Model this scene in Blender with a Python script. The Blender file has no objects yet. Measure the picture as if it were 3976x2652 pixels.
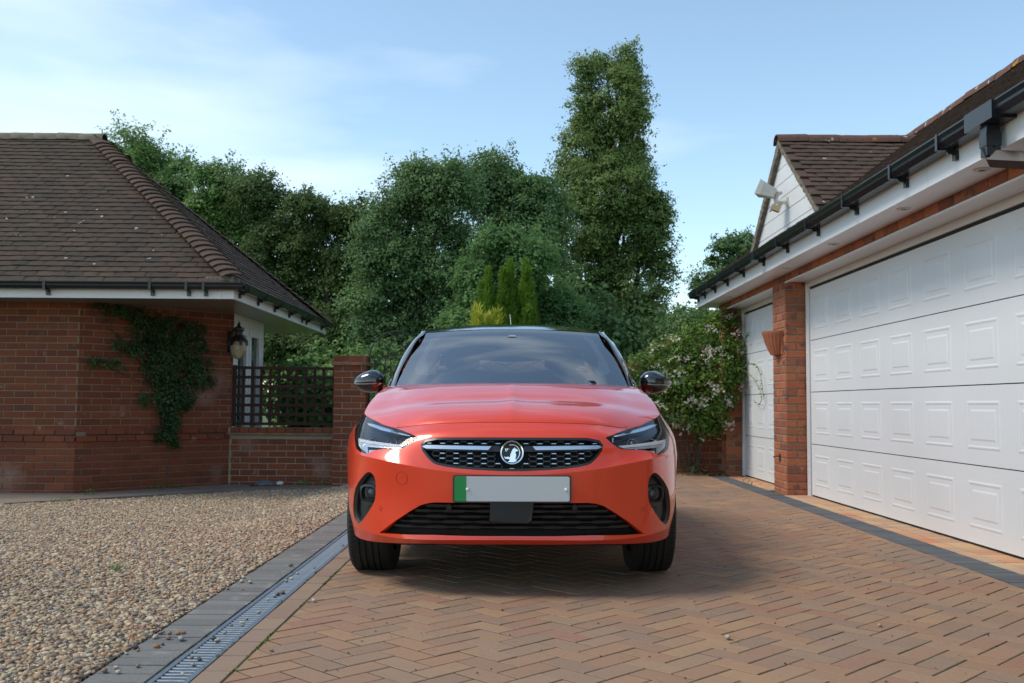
import bpy, math, random
import numpy as np
from mathutils import Vector, Matrix
from mathutils.geometry import delaunay_2d_cdt
random.seed(7); RNG = np.random.default_rng(7)
S = bpy.context.scene
COL = S.collection
R = math.radians
# ---------------------------------------------------------------- camera
PITCH, ROLL, CAMH = R(3.654), R(0.4), 0.87
cam = bpy.data.cameras.new('camera'); cam.lens = 35.0; cam.sensor_width = 36.0
cam.clip_start = 0.05; cam.clip_end = 2000
cam.dof.use_dof = True; cam.dof.focus_distance = 4.75; cam.dof.aperture_fstop = 7.0
camo = bpy.data.objects.new('camera', cam); COL.objects.link(camo); S.camera = camo
CM = Matrix.Translation((0, 0, CAMH)) @ Matrix.Rotation(R(90) + PITCH, 4, 'X') @ Matrix.Rotation(ROLL, 4, 'Z')
camo.matrix_world = CM
S.render.resolution_x, S.render.resolution_y = 1024, 683
# ---------------------------------------------------------------- sky, sun, exposure
SUN_EL, SUN_AZ = R(52), R(-98)      # azimuth from +Y, clockwise positive: the sun stands high on the left
W = bpy.data.worlds.new('World'); S.world = W; W.use_nodes = True
wn, wl = W.node_tree.nodes, W.node_tree.links
wn.clear()
wo = wn.new('ShaderNodeOutputWorld'); bg = wn.new('ShaderNodeBackground'); bg.inputs['Strength'].default_value = 0.126
sky = wn.new('ShaderNodeTexSky'); sky.sky_type = 'NISHITA'; sky.sun_disc = False
sky.sun_elevation = SUN_EL; sky.sun_rotation = SUN_AZ; sky.air_density = 1.0; sky.dust_density = .25; sky.ozone_density = 1.6
tc = wn.new('ShaderNodeTexCoord'); mp = wn.new('ShaderNodeMapping'); mp.inputs['Scale'].default_value = (1.0, 1.0, 4.2)
mp.inputs['Location'].default_value = (3.1, 0.2, 0.1)
nz = wn.new('ShaderNodeTexNoise'); nz.inputs['Scale'].default_value = 2.1; nz.inputs['Detail'].default_value = 7; nz.inputs['Roughness'].default_value = 0.48
nz.inputs['Distortion'].default_value = 0.25
cr = wn.new('ShaderNodeValToRGB'); cr.color_ramp.elements[0].position = 0.50; cr.color_ramp.elements[1].position = 0.86
cr.color_ramp.elements[1].color = (0.66, 0.66, 0.66, 1)
mx = wn.new('ShaderNodeMix'); mx.data_type = 'RGBA'; mx.inputs[7].default_value = (6.3, 6.35, 6.7, 1)
hs = wn.new('ShaderNodeHueSaturation'); hs.inputs['Saturation'].default_value = 0.93; hs.inputs['Value'].default_value = 1.0
wl.new(tc.outputs['Generated'], mp.inputs['Vector']); wl.new(mp.outputs['Vector'], nz.inputs['Vector'])
wl.new(nz.outputs['Fac'], cr.inputs['Fac']); wl.new(cr.outputs['Color'], mx.inputs[0])
wl.new(sky.outputs['Color'], hs.inputs['Color']); wl.new(hs.outputs['Color'], mx.inputs[6]); 
tn = wn.new('ShaderNodeMix'); tn.data_type = 'RGBA'; tn.blend_type = 'MULTIPLY'; tn.inputs[0].default_value = 1; tn.inputs[7].default_value = (1.0, 1.05, .975, 1)
wl.new(mx.outputs[2], tn.inputs[6]); wl.new(tn.outputs[2], bg.inputs['Color'])
wl.new(bg.outputs['Background'], wo.inputs['Surface'])
sl = bpy.data.lights.new('sun', 'SUN'); sl.energy = 1.5; sl.angle = R(20); sl.color = (1.0, 0.92, 0.79)
so = bpy.data.objects.new('sun', sl); COL.objects.link(so)
sd = Vector((math.sin(SUN_AZ) * math.cos(SUN_EL), math.cos(SUN_AZ) * math.cos(SUN_EL), math.sin(SUN_EL)))
so.rotation_euler = sd.to_track_quat('Z', 'Y').to_euler(); so.location = (-12, 2, 16)
S.view_settings.view_transform = 'Standard'; S.view_settings.look = 'None'
S.view_settings.exposure = 0.84; S.view_settings.gamma = 1.0; S.view_settings.use_curve_mapping = False
S.render.engine = 'CYCLES'
S.cycles.max_bounces = 8; S.cycles.transparent_max_bounces = 16
# ---------------------------------------------------------------- helpers
CMI = CM.inverted()
def proj(p):
    """share of the frame: used only to choose which repeats get an object of their own"""
    q = CMI @ Vector(p)
    if q.z > -0.3: return None
    return (0.5 + q.x / -q.z * 35 / 36, 0.5 - q.y / -q.z * 35 / 24, -q.z)
def score(p):
    a = proj(p)
    if a is None: return 1e6
    o = max(0, -a[0], a[0] - 1, -a[1], a[1] - 1)
    return a[2] + (1000 + o * 100 if o > 0 else 0)
def tag(o, label=None, cat=None, group=None, kind=None):
    if label: o['label'] = label
    if cat: o['category'] = cat
    if group: o['group'] = group
    if kind: o['kind'] = kind
    return o
def thing(name, label, cat, loc=(0, 0, 0), rz=0, group=None):
    o = bpy.data.objects.new(name, None); COL.objects.link(o); o.location = loc; o.rotation_euler = (0, 0, rz)
    o.empty_display_size = 0.1
    return tag(o, label, cat, group)
def link(name, me, parent=None, loc=None, M=None):
    o = bpy.data.objects.new(name, me); COL.objects.link(o)
    if parent is not None: o.parent = parent
    if M is not None: o.matrix_basis = M
    elif loc is not None: o.location = loc
    return o
def mesh(name, V, F, mat=None, smooth=False, angle=None):
    me = bpy.data.meshes.new(name)
    if isinstance(F, np.ndarray):
        V = np.asarray(V, dtype=np.float32); n = F.shape[1]
        me.vertices.add(len(V)); me.vertices.foreach_set('co', V.ravel())
        me.loops.add(F.size); me.loops.foreach_set('vertex_index', F.ravel().astype(np.int32))
        me.polygons.add(len(F)); me.polygons.foreach_set('loop_start', np.arange(0, F.size, n, dtype=np.int32))
        me.update(calc_edges=True)
    else:
        me.from_pydata([tuple(map(float, v)) for v in V], [], F)
    if smooth:
        me.polygons.foreach_set('use_smooth', np.ones(len(me.polygons), dtype=bool))
        if angle: me.set_sharp_from_angle(angle=R(angle))
    mats = mat if isinstance(mat, (list, tuple)) else [mat]
    for m in mats:
        if m: me.materials.append(m)
    me.update(); return me
class MB:
    """collects boxes, prisms, tubes and lathes into ONE mesh"""
    def __init__(s): s.V = []; s.F = []; s.I = []; s.mi = 0
    def add(s, V, F):
        n = len(s.V); s.V += [tuple(v) for v in V]; s.F += [tuple(i + n for i in f) for f in F]; s.I += [s.mi] * len(F); return s
    def box(s, c, d, M=None):
        x, y, z = d[0] / 2, d[1] / 2, d[2] / 2
        V = [Vector((sx * x, sy * y, sz * z)) for sz in (-1, 1) for sy in (-1, 1) for sx in (-1, 1)]
        if M is not None: V = [M @ v for v in V]
        V = [v + Vector(c) for v in V]
        return s.add(V, [(0, 2, 3, 1), (4, 5, 7, 6), (0, 1, 5, 4), (2, 6, 7, 3), (0, 4, 6, 2), (1, 3, 7, 5)])
    def b2(s, a, b):
        return s.box([(p + q) / 2 for p, q in zip(a, b)], [abs(q - p) for p, q in zip(a, b)])
    def prism(s, P, z0, z1, ch=0.0):
        """polygon P (ccw in xy) from z0 to z1 with a small chamfer round the top"""
        n = len(P)
        if ch > 0:
            Q = []
            for i in range(n):
                a, b, c = Vector(P[i - 1]), Vector(P[i]), Vector(P[(i + 1) % n]); e1, e2 = (b - a).normalized(), (c - b).normalized()
                m1, m2 = Vector((-e1.y, e1.x)), Vector((-e2.y, e2.x)); k = (m1 + m2) / max(.35, 1 + m1.dot(m2)) * ch * .9; Q.append((b.x + k.x, b.y + k.y))
            V = [(x, y, z0) for x, y in P] + [(x, y, z1 - ch) for x, y in P] + [(x, y, z1) for x, y in Q]
            F = [tuple(range(2 * n, 3 * n))]
            for i in range(n):
                j = (i + 1) % n; F += [(i, j, n + j, n + i), (n + i, n + j, 2 * n + j, 2 * n + i)]
        else:
            V = [(x, y, z0) for x, y in P] + [(x, y, z1) for x, y in P]
            F = [tuple(range(n, 2 * n)), tuple(range(n - 1, -1, -1))] + [(i, (i + 1) % n, n + (i + 1) % n, n + i) for i in range(n)]
        return s.add(V, F)
    def tube(s, pts, r, n=8, cap=True):
        pts = [Vector(p) for p in pts]; N = len(pts)
        rr = r if isinstance(r, (list, tuple)) else [r] * N
        up = Vector((0, 0, 1)); V = []; prev = None
        for i, p in enumerate(pts):
            t = (pts[min(i + 1, N - 1)] - pts[max(i - 1, 0)]).normalized()
            a = prev if prev is not None else (up if abs(t.z) < .9 else Vector((1, 0, 0)))
            a = (a - t * a.dot(t)).normalized(); prev = a; b = t.cross(a)
            for k in range(n):
                w = 2 * math.pi * k / n; V.append(p + (a * math.cos(w) + b * math.sin(w)) * rr[i])
        F = []
        for i in range(N - 1):
            for k in range(n):
                k2 = (k + 1) % n; F.append((i * n + k, i * n + k2, (i + 1) * n + k2, (i + 1) * n + k))
        if cap: F += [tuple(range(n - 1, -1, -1)), tuple(range((N - 1) * n, N * n))]
        return s.add(V, F)
    def lathe(s, prof, n=24, M=None, a0=0, a1=2 * math.pi):
        full = abs(a1 - a0 - 2 * math.pi) < 1e-6; m = n if full else n + 1; V = []
        for r, z in prof:
            for k in range(m):
                w = a0 + (a1 - a0) * k / n; v = Vector((r * math.cos(w), r * math.sin(w), z)); V.append(M @ v if M else v)
        F = []
        for i in range(len(prof) - 1):
            for k in range(n):
                k2 = (k + 1) % m; F.append((i * m + k, i * m + k2, (i + 1) * m + k2, (i + 1) * m + k))
        return s.add(V, F)
    def extrude(s, prof, a, b, side, up=(0, 0, 1), closed=True):
        """2D profile (side, up) swept from a to b"""
        a, b, side, up = Vector(a), Vector(b), Vector(side), Vector(up); n = len(prof)
        V = [a + side * x + up * z for x, z in prof] + [b + side * x + up * z for x, z in prof]
        F = [(i, (i + 1) % n, n + (i + 1) % n, n + i) for i in range(n if closed else n - 1)]
        if closed: F += [tuple(range(n - 1, -1, -1)), tuple(range(n, 2 * n))]
        return s.add(V, F)
    def me(s, name, mat=None, smooth=False, angle=35):
        m = mesh(name, s.V, s.F, mat, smooth, angle)
        if any(s.I): m.polygons.foreach_set('material_index', s.I)
        return m
    def build(s, name, mat=None, parent=None, smooth=False, angle=35, **k):
        o = link(name, s.me(name, mat, smooth, angle), parent); tag(o, **k); return o
# ---------------------------------------------------------------- materials
def mat(name, c, rough=.6, metal=0, spec=.5, coat=0, bump=None, var=None, **k):
    """bump=(scale, strength, detail), var=(scale, amount, darker/lighter colour)"""
    m = bpy.data.materials.new(name); m.use_nodes = True; n, l = m.node_tree.nodes, m.node_tree.links
    p = n['Principled BSDF']; p.inputs['Base Color'].default_value = (*c, 1); p.inputs['Roughness'].default_value = rough
    p.inputs['Metallic'].default_value = metal; p.inputs['Specular IOR Level'].default_value = spec
    p.inputs['Coat Weight'].default_value = coat; p.inputs['Coat Roughness'].default_value = .03
    for a, b in k.items(): p.inputs[a.replace('_', ' ')].default_value = b
    tcn = n.new('ShaderNodeTexCoord')
    if var:
        t = n.new('ShaderNodeTexNoise'); t.inputs['Scale'].default_value = var[0]; t.inputs['Detail'].default_value = 5
        l.new(tcn.outputs['Object'], t.inputs['Vector'])
        r = n.new('ShaderNodeMapRange'); r.inputs['From Min'].default_value = .35; r.inputs['From Max'].default_value = .68; r.inputs['To Max'].default_value = var[1]
        l.new(t.outputs['Fac'], r.inputs['Value'])
        x = n.new('ShaderNodeMix'); x.data_type = 'RGBA'; x.inputs[6].default_value = (*c, 1); x.inputs[7].default_value = (*var[2], 1)
        l.new(r.outputs['Result'], x.inputs[0]); l.new(x.outputs[2], p.inputs['Base Color'])
    if bump:
        t = n.new('ShaderNodeTexNoise'); t.inputs['Scale'].default_value = bump[0]; t.inputs['Detail'].default_value = bump[2] if len(bump) > 2 else 4
        l.new(tcn.outputs['Object'], t.inputs['Vector'])
        b = n.new('ShaderNodeBump'); b.inputs['Strength'].default_value = bump[1]; b.inputs['Distance'].default_value = .01
        l.new(t.outputs['Fac'], b.inputs['Height']); l.new(b.outputs['Normal'], p.inputs['Normal'])
    return m
def pieces(name, cols, rough=.85, bump=(60, .5), spots=(), speck=None, spec=.3, tint=None):
    """each piece takes its own colour from cols by a random value; spots=[(scale, lo, hi, colour)] are lichen, dirt or moss"""
    m = bpy.data.materials.new(name); m.use_nodes = True; n, l = m.node_tree.nodes, m.node_tree.links
    p = n['Principled BSDF']; p.inputs['Roughness'].default_value = rough; p.inputs['Specular IOR Level'].default_value = spec
    oi = n.new('ShaderNodeObjectInfo'); g = n.new('ShaderNodeNewGeometry'); ad = n.new('ShaderNodeMath'); ad.operation = 'ADD'
    fr = n.new('ShaderNodeMath'); fr.operation = 'FRACT'
    l.new(oi.outputs['Random'], ad.inputs[0]); l.new(g.outputs['Random Per Island'], ad.inputs[1]); l.new(ad.outputs[0], fr.inputs[0])
    rp = n.new('ShaderNodeValToRGB'); rp.color_ramp.interpolation = 'LINEAR'
    e = rp.color_ramp.elements
    while len(e) < len(cols): e.new(.5)
    for i, c in enumerate(cols): e[i].position = i / (len(cols) - 1); e[i].color = (*c, 1)
    l.new(fr.outputs[0], rp.inputs['Fac'])
    cur = rp.outputs['Color']
    def noise(sc, det=5):
        t = n.new('ShaderNodeTexNoise'); t.inputs['Scale'].default_value = sc; t.inputs['Detail'].default_value = det
        l.new(g.outputs['Position'], t.inputs['Vector']); return t
    def over(cur, sc, lo, hi, c, det=5):
        t = noise(sc, det); r = n.new('ShaderNodeMapRange'); r.inputs['From Min'].default_value = lo; r.inputs['From Max'].default_value = hi
        l.new(t.outputs['Fac'], r.inputs['Value']); x = n.new('ShaderNodeMix'); x.data_type = 'RGBA'; x.inputs[7].default_value = (*c, 1)
        l.new(r.outputs['Result'], x.inputs[0]); l.new(cur, x.inputs[6]); return x.outputs[2]
    for sp in spots: cur = over(cur, *sp)
    if speck: cur = over(cur, *speck, 2)
    l.new(cur, p.inputs['Base Color'])
    t = noise(bump[0], 5); b = n.new('ShaderNodeBump'); b.inputs['Strength'].default_value = bump[1]; b.inputs['Distance'].default_value = .008
    l.new(t.outputs['Fac'], b.inputs['Height']); l.new(b.outputs['Normal'], p.inputs['Normal'])
    return m
def leafmat(name, c1, c2, c3, trans=.35, rough=.45, scale=.5):
    m = bpy.data.materials.new(name); m.use_nodes = True; n, l = m.node_tree.nodes, m.node_tree.links
    p = n['Principled BSDF']; p.inputs['Roughness'].default_value = rough + .15; p.inputs['Specular IOR Level'].default_value = .22
    g = n.new('ShaderNodeNewGeometry'); t = n.new('ShaderNodeTexNoise'); t.inputs['Scale'].default_value = scale; t.inputs['Detail'].default_value = 3
    l.new(g.outputs['Position'], t.inputs['Vector'])
    a = n.new('ShaderNodeMath'); a.operation = 'MULTIPLY_ADD'; a.inputs[1].default_value = .55; l.new(g.outputs['Random Per Island'], a.inputs[0])
    s2 = n.new('ShaderNodeMath'); s2.operation = 'MULTIPLY_ADD'; s2.inputs[1].default_value = 1.3; s2.inputs[2].default_value = -.42
    l.new(t.outputs['Fac'], s2.inputs[0]); l.new(s2.outputs[0], a.inputs[2])
    r = n.new('ShaderNodeValToRGB'); e = r.color_ramp.elements; e.new(.5)
    for i, c in enumerate((c1, c2, c3)): e[i].position = (.1, .5, .95)[i]; e[i].color = (*c, 1)
    l.new(a.outputs[0], r.inputs['Fac']); l.new(r.outputs['Color'], p.inputs['Base Color'])
    tr = n.new('ShaderNodeBsdfTranslucent'); hv = n.new('ShaderNodeHueSaturation'); hv.inputs['Value'].default_value = 1.5; hv.inputs['Hue'].default_value = .485
    l.new(r.outputs['Color'], hv.inputs['Color']); l.new(hv.outputs['Color'], tr.inputs['Color'])
    ms = n.new('ShaderNodeMixShader'); ms.inputs[0].default_value = trans
    l.new(p.outputs[0], ms.inputs[1]); l.new(tr.outputs[0], ms.inputs[2]); l.new(ms.outputs[0], n['Material Output'].inputs['Surface'])
    return m
M = {}
M['white'] = mat('white_upvc', (.74, .74, .75), .32, var=(3, .5, (.66, .66, .66)))
M['door'] = mat('white_door_paint', (.70, .71, .72), .42, bump=(90, .10), var=(1.1, .6, (.63, .64, .64)))
M['blackp'] = mat('black_gutter_plastic', (.012, .014, .018), .25)
M['mortar'] = mat('mortar', (.22, .165, .105), .95, bump=(90, .6), var=(2.5, .7, (.20, .17, .13)))
M['mortard'] = mat('grey_mortar', (.28, .235, .165), .95, bump=(90, .6), var=(2.5, .7, (.22, .19, .15)))
M['brick'] = pieces('red_brick', [(.165, .046, .020), (.19, .054, .024), (.14, .040, .020), (.21, .064, .028), (.17, .050, .024), (.125, .042, .025)], bump=(55, .55),
                    spots=[(1.6, .60, .85, (.30, .20, .16)), (14, .60, .78, (.12, .045, .035)), (6, .66, .80, (.36, .22, .17))])
M['brickr'] = pieces('rustic_brick', [(.36, .105, .05), (.42, .14, .066), (.20, .075, .05), (.40, .12, .058), (.34, .14, .07), (.24, .085, .056)], bump=(75, 1.0),
                     spots=[(9, .58, .70, (.13, .055, .045)), (20, .60, .75, (.46, .17, .09))])
M['tile'] = pieces('weathered_roof_tile', [(.048, .037, .028), (.066, .048, .035), (.055, .041, .031), (.080, .053, .038), (.042, .035, .028)], rough=.95, bump=(60, .6),
                   spots=[(9, .60, .72, (.028, .022, .020)), (.9, .55, .75, (.085, .048, .037)), (9, .70, .72, (.46, .43, .37))])
M['tileg'] = pieces('mossy_roof_tile', [(.070, .046, .034), (.088, .054, .039), (.058, .041, .031), (.10, .060, .043)], rough=.95, bump=(60, .6),
                    spots=[(8, .58, .70, (.07, .045, .036)), (14, .70, .73, (.50, .47, .42)), (5, .74, .77, (.55, .22, .03))])
M['hip'] = pieces('hip_tile_clay', [(.082, .054, .038), (.10, .062, .043), (.068, .048, .036)], rough=.95, bump=(50, .8), spots=[(20, .62, .72, (.055, .04, .034)), (13, .73, .75, (.5, .47, .42))])
M['ridgeg'] = pieces('lichened_ridge', [(.115, .062, .045), (.14, .072, .052), (.10, .056, .042)], rough=.95, bump=(50, .8), spots=[(9, .60, .66, (.45, .43, .38)), (4, .655, .675, (.50, .20, .02)), (20, .62, .72, (.06, .04, .03))])
M['verge'] = mat('verge_mortar', (.24, .20, .15), .95, bump=(40, 1.0), var=(22, 1, (.10, .085, .07)))
M['under'] = mat('roof_underlay', (.03, .025, .022), .95)
M['block'] = pieces('brindle_block', [(0.310, 0.182, 0.107), (0.281, 0.162, 0.100), (0.234, 0.157, 0.110), (0.333, 0.203, 0.114), (0.275, 0.146, 0.094), (0.304, 0.192, 0.117), (0.252, 0.166, 0.116)], rough=.9, bump=(220, .35),
                    spots=[(1.2, .5, .8, (.24, .165, .12)), (35, .60, .80, (.17, .12, .09)), (.55, .55, .75, (.20, .15, .115))], speck=(230, .66, .74, (.52, .42, .34)))
M['blockb'] = pieces('border_block', [(.255, .165, .12), (.23, .148, .11), (.27, .19, .13), (.22, .14, .105)], rough=.9, bump=(220, .35),
                     spots=[(3, .5, .8, (.28, .19, .14))], speck=(230, .66, .74, (.50, .42, .34)))
M['apron'] = pieces('buff_apron_block', [(.50, .27, .14), (.55, .33, .17), (.40, .25, .17), (.50, .20, .11), (.48, .34, .20), (.36, .25, .20)], rough=.9, bump=(220, .3),
                    spots=[(2, .5, .8, (.44, .28, .18))])
M['charc'] = pieces('charcoal_block', [(.085, .092, .10), (.10, .108, .115), (.075, .083, .09), (.115, .12, .125)], rough=.85, bump=(220, .3), spots=[(5, .55, .8, (.15, .145, .135))])
M['kerb'] = pieces('grey_kerb_block', [(.150, .148, .14), (.18, .175, .162), (.13, .13, .126), (.19, .185, .17)], rough=.9, bump=(160, .5),
                   spots=[(2.5, .5, .8, (.15, .145, .135)), (11, .58, .8, (.30, .28, .25))], speck=(240, .66, .73, (.48, .46, .42)))
M['sand'] = mat('jointing_sand', (.026, .022, .014), 1, bump=(150, .8), var=(2.2, 1, (.045, .060, .018)))
M['path'] = mat('path_concrete', (.23, .18, .14), .95, bump=(60, .6), var=(3, .8, (.15, .12, .10)))
M['soil'] = mat('dark_soil', (.05, .04, .03), 1, bump=(50, 1), var=(8, 1, (.09, .07, .05)))
M['grass'] = mat('grass', (.05, .085, .02), 1, bump=(40, 1), var=(2, 1, (.09, .12, .04)))
M['steel'] = mat('galvanised_steel', (.24, .275, .30), .5, metal=.8, bump=(40, .15), var=(14, .8, (.20, .235, .27)))
M['dark'] = mat('dark_void', (.006, .006, .006), .9)
M['iron'] = mat('wrought_iron', (.012, .012, .013), .45)
M['trellis'] = pieces('stained_trellis', [(.035, .017, .013), (.05, .024, .018), (.028, .014, .011)], rough=.8, bump=(60, .4))
M['terra'] = mat('terracotta', (.40, .13, .065), .85, bump=(60, .5), var=(9, .8, (.26, .09, .05)))
M['bark'] = mat('bark', (.10, .075, .055), .95, bump=(14, 1), var=(5, 1, (.05, .04, .03)))
M['glassw'] = mat('house_window_glass', (.02, .03, .03), .05, spec=.8)
# ================================================================ ground
def gz(x, y):
    fx = min(1, max(0, (-x - 1.33) / .9)); t = min(1, max(0, (y - 5) / 6)); return -.135 * fx * t * t * (3 - 2 * t)
m = MB(); m.add([(-400, -60, -.16), (400, -60, -.16), (400, 900, -.16), (-400, 900, -.16)], [(0, 1, 2, 3)])
tag(link('ground', m.me('ground', M['grass'])), kind='structure')
# bedding under paving and gravel
def sheet(name, xs, ys, zf, mt, kind='structure'):
    V = [(x, y, zf(x, y)) for y in ys for x in xs]; a = len(xs)
    F = [(j * a + i, j * a + i + 1, (j + 1) * a + i + 1, (j + 1) * a + i) for j in range(len(ys) - 1) for i in range(a - 1)]
    return tag(link(name, mesh(name, V, F, mt, True)), kind=kind)
drive = sheet('driveway', [-.905, 2.492], [-1.0, 13.3], lambda x, y: -.0019, M['sand'])
gravel_bed = sheet('gravel_bed', list(np.linspace(-7.5, -1.33, 30)), list(np.linspace(.5, 12.6, 50)), lambda x, y: gz(x, y) - .012, M['soil'])
def clip(P, a, b, c):
    """keep the side a*x+b*y<=c of a convex polygon"""
    Q = []
    for i in range(len(P)):
        p, q = P[i], P[(i + 1) % len(P)]; dp, dq = a * p[0] + b * p[1] - c, a * q[0] + b * q[1] - c
        if dp <= 0: Q.append(p)
        if dp * dq < 0: t = dp / (dp - dq); Q.append((p[0] + (q[0] - p[0]) * t, p[1] + (q[1] - p[1]) * t))
    return Q
def area(P): return .5 * sum(P[i][0] * P[(i + 1) % len(P)][1] - P[(i + 1) % len(P)][0] * P[i][1] for i in range(len(P)))
G = .0068
unit = MB(); unit.prism([(-.1 + G / 2, -.05 + G / 2), (.1 - G / 2, -.05 + G / 2), (.1 - G / 2, .05 - G / 2), (-.1 + G / 2, .05 - G / 2)], -.03, 0, .0018)
def place_blocks(parent, items, um, name, mt, limit=300, zt=0.0):
    """items: (cx, cy, angle, poly or None). the nearest ones become objects, the rest one mesh"""
    items = sorted(items, key=lambda q: score((q[0], q[1], 0)))
    rest = MB()
    for k, (cx, cy, a, P) in enumerate(items):
        dz = random.uniform(-.0008, .0016); tx, ty = random.gauss(0, .0024), random.gauss(0, .0024)
        Mx = Matrix.Translation((cx, cy, zt + dz)) @ Matrix.Rotation(a + random.gauss(0, .004), 4, 'Z') @ Matrix.Rotation(tx, 4, 'X') @ Matrix.Rotation(ty, 4, 'Y')
        if P is None:
            if k < limit: link(name, um, parent, M=Mx); continue
            n = len(um.vertices)
            rest.add([Mx @ v.co for v in um.vertices], [tuple(p.vertices) for p in um.polygons])
        else:
            Q = [(x - cx, y - cy) for x, y in P]; b = MB(); b.prism(Q, -.03, 0, .0018)
            T = Matrix.Translation((cx, cy, zt + dz))
            if k < limit: link(name, b.me(name, mt), parent, M=T)
            else: rest.add([T @ Vector(v) for v in b.V], b.F)
    if rest.V: rest.build(name, mt, parent, kind='stuff')
um = unit.me('paving_block', M['block'])
X0, X1, Y0, Y1 = -.898, 2.488, 1.9, 12.9
items = []; c45 = math.cos(R(45)); s45 = math.sin(R(45))
for p in range(-130, 131):
    for q in range(-130, 131):
        k = (p - q) % 4
        if k == 0: lx, ly, a = (p + 1) * .1, (q + .5) * .1, 0
        elif k == 3: lx, ly, a = (p + .5) * .1, (q + 1) * .1, R(90)
        else: continue
        cx, cy = lx * c45 - ly * s45 + .03, lx * s45 + ly * c45 + 6.2; A = a + R(45)
        if cx < X0 - .15 or cx > X1 + .15 or cy < Y0 - .15 or cy > Y1 + .15: continue
        # outside the picture on the right near the camera
        if cx > .56 * cy + .6 or cx < -.56 * cy - .4: continue
        if cx > X0 + .11 and cx < X1 - .11 and cy < Y1 - .11: items.append((cx, cy, A, None)); continue
        u, v = .1 - G / 2, .05 - G / 2; ca, sa = math.cos(A), math.sin(A)
        P = [(cx + x * ca - y * sa, cy + x * sa + y * ca) for x, y in ((-u, -v), (u, -v), (u, v), (-u, v))]
        P = clip(P, -1, 0, -(X0 + G / 2)); P = clip(P, 1, 0, X1 - G / 2) if P else P; P = clip(P, 0, 1, Y1) if P else P
        if len(P) < 3 or area(P) < .0006: continue
        mx_, my_ = sum(t[0] for t in P) / len(P), sum(t[1] for t in P) / len(P); items.append((mx_, my_, 0, P))
place_blocks(drive, items, um, 'paving_block', M['block'])
# border of stretchers along the drain
bm_ = unit.me('border_block', M['blockb'])
bord = tag(link('paving_border', MB().b2((-1.0, .9, -.03), (-.9, 12.9, -.0115)).me('paving_border', M['sand'])), kind='structure')
place_blocks(bord, [(-.95, .9 + .2 * i + .1, R(90), None) for i in range(60)], bm_, 'border_block', M['blockb'])
# charcoal band and buff apron in front of the garage
cm_ = unit.me('charcoal_block', M['charc']); am_ = unit.me('apron_block', M['apron'])
band = tag(link('charcoal_band', MB().b2((2.488, 1.5, -.03), (2.69, 12.6, -.0110)).me('charcoal_band', M['sand'])), kind='structure')
place_blocks(band, [(2.59, 2.0 + .1 * i, 0, None) for i in range(106)], cm_, 'charcoal_block', M['charc'])
apr = tag(link('garage_apron', MB().b2((2.69, 1.5, -.03), (3.3, 12.75, -.0105)).me('garage_apron', M['sand'])), kind='structure')
place_blocks(apr, [(2.742, 2.0 + .2 * i, R(90), None) for i in range(53) if not 9.8 < 2.0 + .2 * i < 10.6] + [(2.894, 1.95 + .1 * i, 0, None) for i in range(107) if not 9.85 < 1.95 + .1 * i < 10.55] +
             [(3.096, 1.95 + .1 * i, 0, None) for i in range(77)], am_, 'apron_block', M['apron'])
# grey kerb between drain and gravel
km_ = unit.me('kerb_block', M['kerb'])
kerb = tag(link('kerb', MB().b2((-1.335, .9, -.05), (-1.13, 12.6, -.0115)).me('kerb', M['mortard'])), kind='structure')
place_blocks(kerb, [(-1.232, 1.6 + .1 * i, 0, None) for i in range(110)], km_, 'kerb_block', M['kerb'], zt=.004)
# path along the foot of the house
path = MB(); PX = [(-7.5, 9.75), (-4.95, 9.75), (-3.15, 11.45), (-2.1, 12.0), (-1.35, 12.05), (-1.35, 12.5), (-3.5, 12.5), (-4.8, 10.95), (-7.5, 10.95)]
b = MB(); n = len(PX)
b.prism(PX, -.3, -.118); tag(link('path', b.me('path', M['path'])), kind='structure')
# ---------------------------------------------------------------- drain
dr = thing('drain_channel', 'long galvanised steel drain grating between the grey kerb and the brick drive', 'drain', (-1.065, 3.0, 0))
m = MB(); m.b2((-.064, -1.8, -.008), (-.046, 9.5, .001)); m.b2((.046, -1.8, -.008), (.064, 9.5, .001)); m.build('edge_rail', M['steel'], dr)
m = MB(); m.b2((-.06, -1.8, -.10), (.06, 9.5, -.055)); m.build('channel_bed', mat('wet_silt', (.055, .048, .038), .7, bump=(60, 1)), dr)
m = MB(); s = MB()
for k in range(5):
    a0, a1 = math.pi * (k / 5), math.pi * ((k + 1) / 5)
V = []
n = 6
prof = [(-.0095 * math.cos(math.pi * k / n), .0035 * math.sin(math.pi * k / n)) for k in range(n + 1)]
s.extrude([(x, z) for x, z in prof] + [(.0095, -.006), (-.0095, -.006)], (-.047, 0, -.004), (.047, 0, -.004), (0, 1, 0))
sm_ = s.me('grating_bar', M['steel'], True)
rest = MB(); ys = [-1.78 + .036 * i for i in range(313)]
for i, y in enumerate(sorted(ys, key=lambda t: abs(t - .05) if t < .05 else t)):
    if y < -.4: continue
    if i < 300 and y < 4.2: link('grating_bar', sm_, dr, loc=(0, y, 0))
    else: rest.add([v.co + Vector((0, y, 0)) for v in sm_.vertices], [tuple(p.vertices) for p in sm_.polygons])
if rest.V: rest.build('grating_bar', M['steel'], dr, kind='stuff', smooth=True)
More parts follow.
